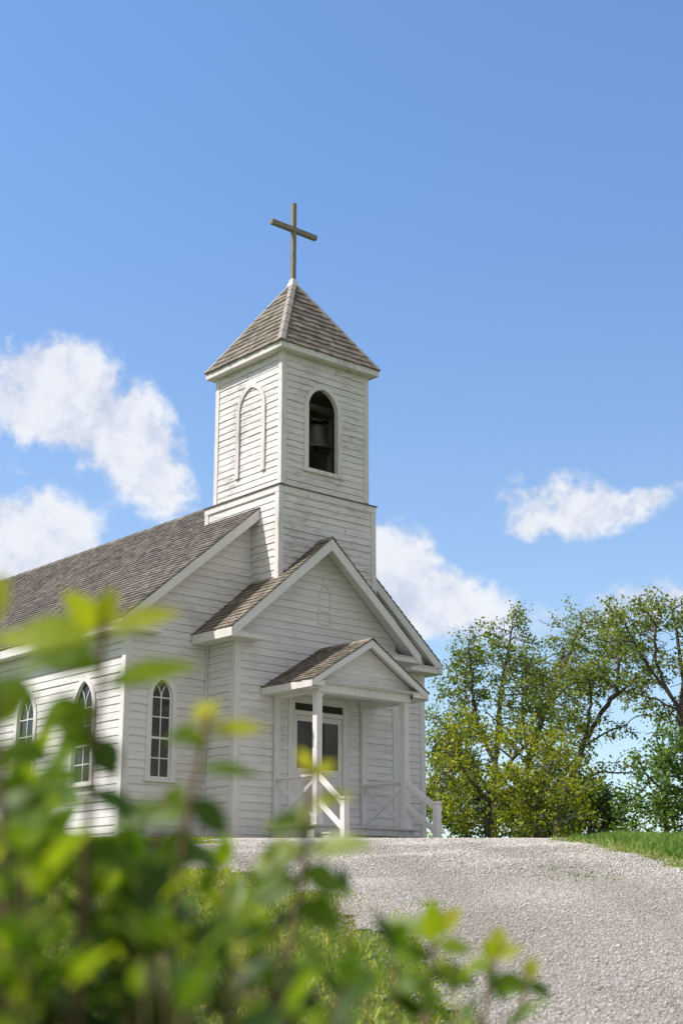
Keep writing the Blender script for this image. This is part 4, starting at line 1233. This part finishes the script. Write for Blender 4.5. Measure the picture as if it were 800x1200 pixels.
SG = 'leafy shrubs in the foreground'
rg = np.random.default_rng(5)
tall = [(-60, 830, 1.3, .05, .6, 1.15), (20, 915, 1.5, .1, .6, 1.1), (160, 990, 1.4, .04, .6, 1.1), (-10, 950, 1.25, .02, .6, 1.2), (70, 965, 1.4, .0, .6, 1.1)]
tall += [(x_, 945 + max(0, x_ - 60) * .75 + rg.uniform(0, 130), rg.uniform(1.25, 1.9), rg.normal(0, .08), .97, rg.uniform(.75, 1.1)) for x_ in rg.uniform(-80, 185, 46)]
tall += [(x_, 1010 + max(0, x_ - 60) * .45 + rg.uniform(0, 130), rg.uniform(1.0, 1.3), rg.normal(0, .05), .97, rg.uniform(.7, 1.0)) for x_ in rg.uniform(-60, 190, 13)]
shrub('leafy_shrub', 'tallest leafy shrub, its pale shoots rising in front of the church side wall', tall, 31, group=SG, shoots=[
    (1.10, [(120, 722), (119, 790), (108, 900), (98, 1050), (92, 1180)],
     [(121, 736, 133, 690, 26, .95), (116, 738, 76, 696, 26, .75), (124, 741, 208, 724, 26, .82), (113, 744, 2, 762, 44, .72), (112, 756, 28, 792, 40, .25),
      (116, 786, 36, 774, 38, .55), (122, 806, 232, 786, 30, .52), (112, 830, 52, 858, 44, .42), (111, 862, 134, 912, 30, .08), (104, 850, 60, 900, 36, .38), (103, 905, 44, 926, 26, .30),
      (108, 880, 64, 842, 30, .45), (100, 945, 30, 950, 36, .3), (102, 930, 165, 960, 34, .25), (97, 985, 40, 1010, 40, .2), (98, 1000, 160, 1020, 42, .25)]),
    (1.00, [(-14, 690), (-10, 800), (2, 960), (8, 1120), (12, 1190)], [(-12, 735, 6, 672, 26, .85), (-14, 748, 20, 760, 30, .7), (-12, 800, 38, 828, 34, .35), (-8, 850, 28, 812, 30, .5), (-4, 880, 58, 896, 34, .3), (0, 940, 55, 965, 40, .25)]),
    (1.20, [(196, 935), (178, 1010), (170, 1150)], [(194, 945, 133, 972, 26, .35), (197, 942, 252, 960, 24, .3), (190, 960, 214, 920, 20, .5), (182, 985, 120, 1000, 34, .25), (184, 990, 240, 1010, 36, .3)])])
mid = [(262, 1030, 1.45, .03, .7, .9), (405, 1060, 1.55, -.04, .6, .8)]
mid += [(rg.uniform(170, 330), rg.uniform(1060, 1165), rg.uniform(1.3, 2.0), rg.normal(0, .07), .97, rg.uniform(.7, 1.0)) for _ in range(22)]
mid += [(rg.uniform(330, 420), rg.uniform(1130, 1190), rg.uniform(1.3, 2.0), rg.normal(0, .07), .9, .8) for _ in range(4)]
mid += [(x_, 1095 + rg.uniform(0, 90), rg.uniform(1.05, 1.35), rg.normal(0, .05), .95, rg.uniform(.65, .9)) for x_ in rg.uniform(180, 400, 7)]
shrub('leafy_shrub', 'middle-height leafy shrub with a pale yellow bud shoot, below the church door', mid, 32, group=SG, shoots=[
    (1.15, [(243, 836), (236, 880), (220, 950), (206, 1060), (200, 1180)], [(242, 850, 236, 822, 22, 1.0), (243, 850, 256, 824, 20, .98), (246, 860, 312, 856, 22, .9), (238, 862, 204, 872, 22, .4), (236, 880, 214, 846, 16, .6), (234, 900, 304, 914, 20, .32),
     (226, 935, 264, 978, 26, .05), (222, 950, 176, 968, 24, .3), (214, 1000, 262, 1020, 30, .3), (212, 1010, 160, 1030, 32, .2)]),
    (1.15, [(363, 888), (361, 950), (356, 1010), (340, 1110), (335, 1190)], [(362, 905, 352, 882, 12, .9), (363, 912, 395, 894, 16, .95), (361, 945, 412, 936, 16, .9), (360, 965, 306, 972, 26, .5), (359, 985, 352, 942, 20, .6), (358, 992, 298, 1026, 34, .55), (357, 996, 428, 998, 26, .55),
     (352, 1020, 404, 1050, 30, .35), (350, 1030, 290, 1060, 36, .3), (346, 1060, 396, 1090, 34, .3)])])
low = [(462, 1125, 1.5, .03, .5, .85), (570, 1135, 1.7, -.06, .35, .7), (430, 1135, 1.7, 0, .5, .85), (535, 1160, 1.55, -.02, .5, .85), (590, 1185, 1.6, -.05, .5, .8)]
low += [(rg.uniform(400, 540), rg.uniform(1165, 1240), rg.uniform(1.4, 1.9), rg.normal(0, .06), .7, .9) for _ in range(5)]
shrub('leafy_shrub', 'lowest sparse leafy shrub, overlapping the lower gravel of the drive', low, 33, group=SG, shoots=[
    (1.35, [(508, 1075), (506, 1110), (500, 1190)], [(507, 1105, 506, 1056, 22, .5), (509, 1100, 540, 1064, 16, .92), (505, 1100, 446, 1082, 22, .45), (509, 1108, 552, 1118, 20, .5), (504, 1118, 455, 1128, 24, .35), (503, 1140, 560, 1155, 26, .35), (502, 1150, 450, 1170, 26, .3)]),
    (1.45, [(582, 1100), (578, 1140), (565, 1195)], [(581, 1118, 586, 1086, 16, .95), (580, 1125, 612, 1112, 14, .8), (578, 1138, 540, 1136, 18, .5), (576, 1150, 622, 1160, 18, .45)]),
    (1.5, [(618, 1135), (615, 1165), (600, 1200)], [(617, 1150, 626, 1122, 14, .9), (616, 1158, 648, 1168, 16, .2), (614, 1165, 580, 1160, 16, .4)])])

# ------------------------------------------------------------------ SKY, SUN, CAMERA
SUN = np.array([-1.0, .66, 1.6]); SUN /= np.linalg.norm(SUN)
el = math.asin(SUN[2]); az = math.atan2(SUN[0], SUN[1])
w = bpy.data.worlds.new('World'); SC.world = w; w.use_nodes = True
nt = w.node_tree
for n in list(nt.nodes): nt.nodes.remove(n)
g = NT(nt)
sky = g.n('ShaderNodeTexSky', sky_type='NISHITA'); sky.sun_disc = False
sky.sun_elevation = el; sky.sun_rotation = az
sky.air_density = 1.0; sky.dust_density = 0.8; sky.ozone_density = 1.6; sky.altitude = 200
direc = g.n('ShaderNodeTexCoord').outputs['Generated']
sep = g.n('ShaderNodeSeparateXYZ'); g.l(direc, sep.inputs[0])
azn = g.math('ARCTAN2', sep.outputs[1], sep.outputs[0]); eln = g.math('ARCSINE', sep.outputs[2])
clouds = [  # px x, y, rx, ry, tilt (deg, clockwise down), strength
    (80, 438, 82, 42, 10, 1.0), (40, 478, 60, 42, 20, 1.0), (125, 505, 88, 46, 42, 1.0), (180, 568, 62, 34, 45, .85), (175, 500, 45, 30, 50, .8),
    (35, 612, 85, 42, 12, 1.05), (0, 655, 90, 50, 0, 1.0), (85, 640, 40, 18, 0, .7),
    (462, 650, 62, 44, 30, 1.0), (540, 708, 80, 36, 20, .95), (470, 712, 70, 40, 0, .8),
    (655, 588, 72, 38, 8, .88), (700, 606, 56, 22, -10, .6), (765, 582, 48, 15, -20, .62), (622, 618, 38, 18, 0, .5),
    (775, 702, 85, 26, 0, .7), (700, 735, 90, 30, 0, .45),
    (-150, 520, 120, 60, 0, 1.0), (960, 620, 120, 50, 0, .9), (-260, 700, 160, 60, 0, 1.0), (1100, 740, 140, 50, 0, .9)]
tot = None
for (x, y, rx, ry, tl, st_) in clouds:
    v = ray(x, y); v = v / np.linalg.norm(v); ca, ce = math.atan2(v[1], v[0]), math.asin(v[2])
    du = g.math('MULTIPLY', g.math('SUBTRACT', azn, ca), -math.cos(ce)); dv = g.math('SUBTRACT', eln, ce)
    c, s_ = math.cos(math.radians(tl)), math.sin(math.radians(tl)); kx, ky = 1740 / (rx * 1.16), 1740 / (ry * 1.16)
    a = g.math('ADD', g.math('MULTIPLY', du, c * kx), g.math('MULTIPLY', dv, -s_ * kx))
    b = g.math('ADD', g.math('MULTIPLY', du, s_ * ky), g.math('MULTIPLY', dv, c * ky))
    r2 = g.math('ADD', g.math('MULTIPLY', a, a), g.math('MULTIPLY', b, b))
    mk = g.math('MULTIPLY', g.math('POWER', 2.718, g.math('MULTIPLY', r2, -1.5)), st_)
    tot = mk if tot is None else g.math('ADD', tot, mk)
tot = g.math('MINIMUM', tot, 1.15)


def puff(v):
    """billows: rounded heads with creases between them, and finer wisps"""
    b1 = g.math('MULTIPLY', g.math('ABSOLUTE', g.math('SUBTRACT', g.noise(v, 22, 3, .55), .5)), -3.4)
    b2 = g.math('MULTIPLY', g.math('ABSOLUTE', g.math('SUBTRACT', g.noise(v, 58, 5, .6), .5)), -1.9)
    fb = g.math('MULTIPLY', g.math('SUBTRACT', g.noise(v, 17, 11, .64), .5), 2.2)
    return g.math('ADD', g.math('ADD', b1, b2), g.math('ADD', fb, .50))


nn = puff(direc)
shift = tuple(.020 * (SUN / np.linalg.norm(SUN)) + np.array((0, 0, .016)))
nn2 = puff(g.vmath('ADD', direc, shift))
dens = g.math('ADD', g.math('SUBTRACT', tot, .40), g.math('MULTIPLY', g.math('MULTIPLY', nn, .72), g.smooth(tot, .04, .40)))
cov = g.smooth(dens, -.16, .64)
relief = g.math('ADD', .62, g.math('MULTIPLY', g.math('SUBTRACT', nn, nn2), .65))
inner = g.math('MULTIPLY', g.smooth(relief, .1, 1.05), g.math('SUBTRACT', 1.15, g.math('MULTIPLY', g.smooth(dens, .35, 1.1), .25)), 0.0, True)
ccol = g.mix(inner, (3.35, 3.65, 4.35), (4.95, 5.0, 5.2))
skyt = g.mix(g.smooth(sep.outputs[2], .12, .58), (0.96, 0.985, 1.0), (0.84, 1.03, 1.23))
skyc = g.mix(1.0, sky.outputs[0], skyt, 'MULTIPLY')
col = g.mix(g.math('MULTIPLY', cov, .90), skyc, ccol)
# unseen cloud deck added behind the camera, neutral fill for the shaded front
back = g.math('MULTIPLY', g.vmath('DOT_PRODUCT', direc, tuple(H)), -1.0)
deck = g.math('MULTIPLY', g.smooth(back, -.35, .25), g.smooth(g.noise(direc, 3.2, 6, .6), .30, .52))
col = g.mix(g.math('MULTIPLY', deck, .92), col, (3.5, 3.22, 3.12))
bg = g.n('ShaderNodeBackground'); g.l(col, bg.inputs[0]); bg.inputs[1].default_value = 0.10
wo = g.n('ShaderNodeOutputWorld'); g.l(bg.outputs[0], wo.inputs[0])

sl = bpy.data.lights.new('sun', 'SUN'); sl.energy = 3.0; sl.angle = math.radians(.53); sl.color = (1.0, .935, .875)
so = bpy.data.objects.new('sun', sl); COL.objects.link(so)
so.rotation_euler = Vector(tuple(SUN)).to_track_quat('Z', 'Y').to_euler(); so.location = (-30, 20, 40)

cam = bpy.data.cameras.new('camera'); co = bpy.data.objects.new('camera', cam); COL.objects.link(co)
co.location = tuple(CAM); co.rotation_euler = (math.pi / 2 + PITCH, 0, YAW - math.pi / 2)
cam.sensor_fit = 'VERTICAL'; cam.sensor_height = 36; cam.sensor_width = 24; cam.lens = 36 * FPX / 1200
cam.clip_start = .05; cam.clip_end = 12000
cam.dof.use_dof = True; cam.dof.focus_distance = 30; cam.dof.aperture_fstop = 3.8
SC.camera = co
SC.cycles.use_denoising = True
SC.cycles.max_bounces = 8; SC.cycles.transparent_max_bounces = 8
SC.view_settings.view_transform = 'Standard'; SC.view_settings.look = 'None'
SC.view_settings.exposure = 0.90; SC.view_settings.gamma = 1
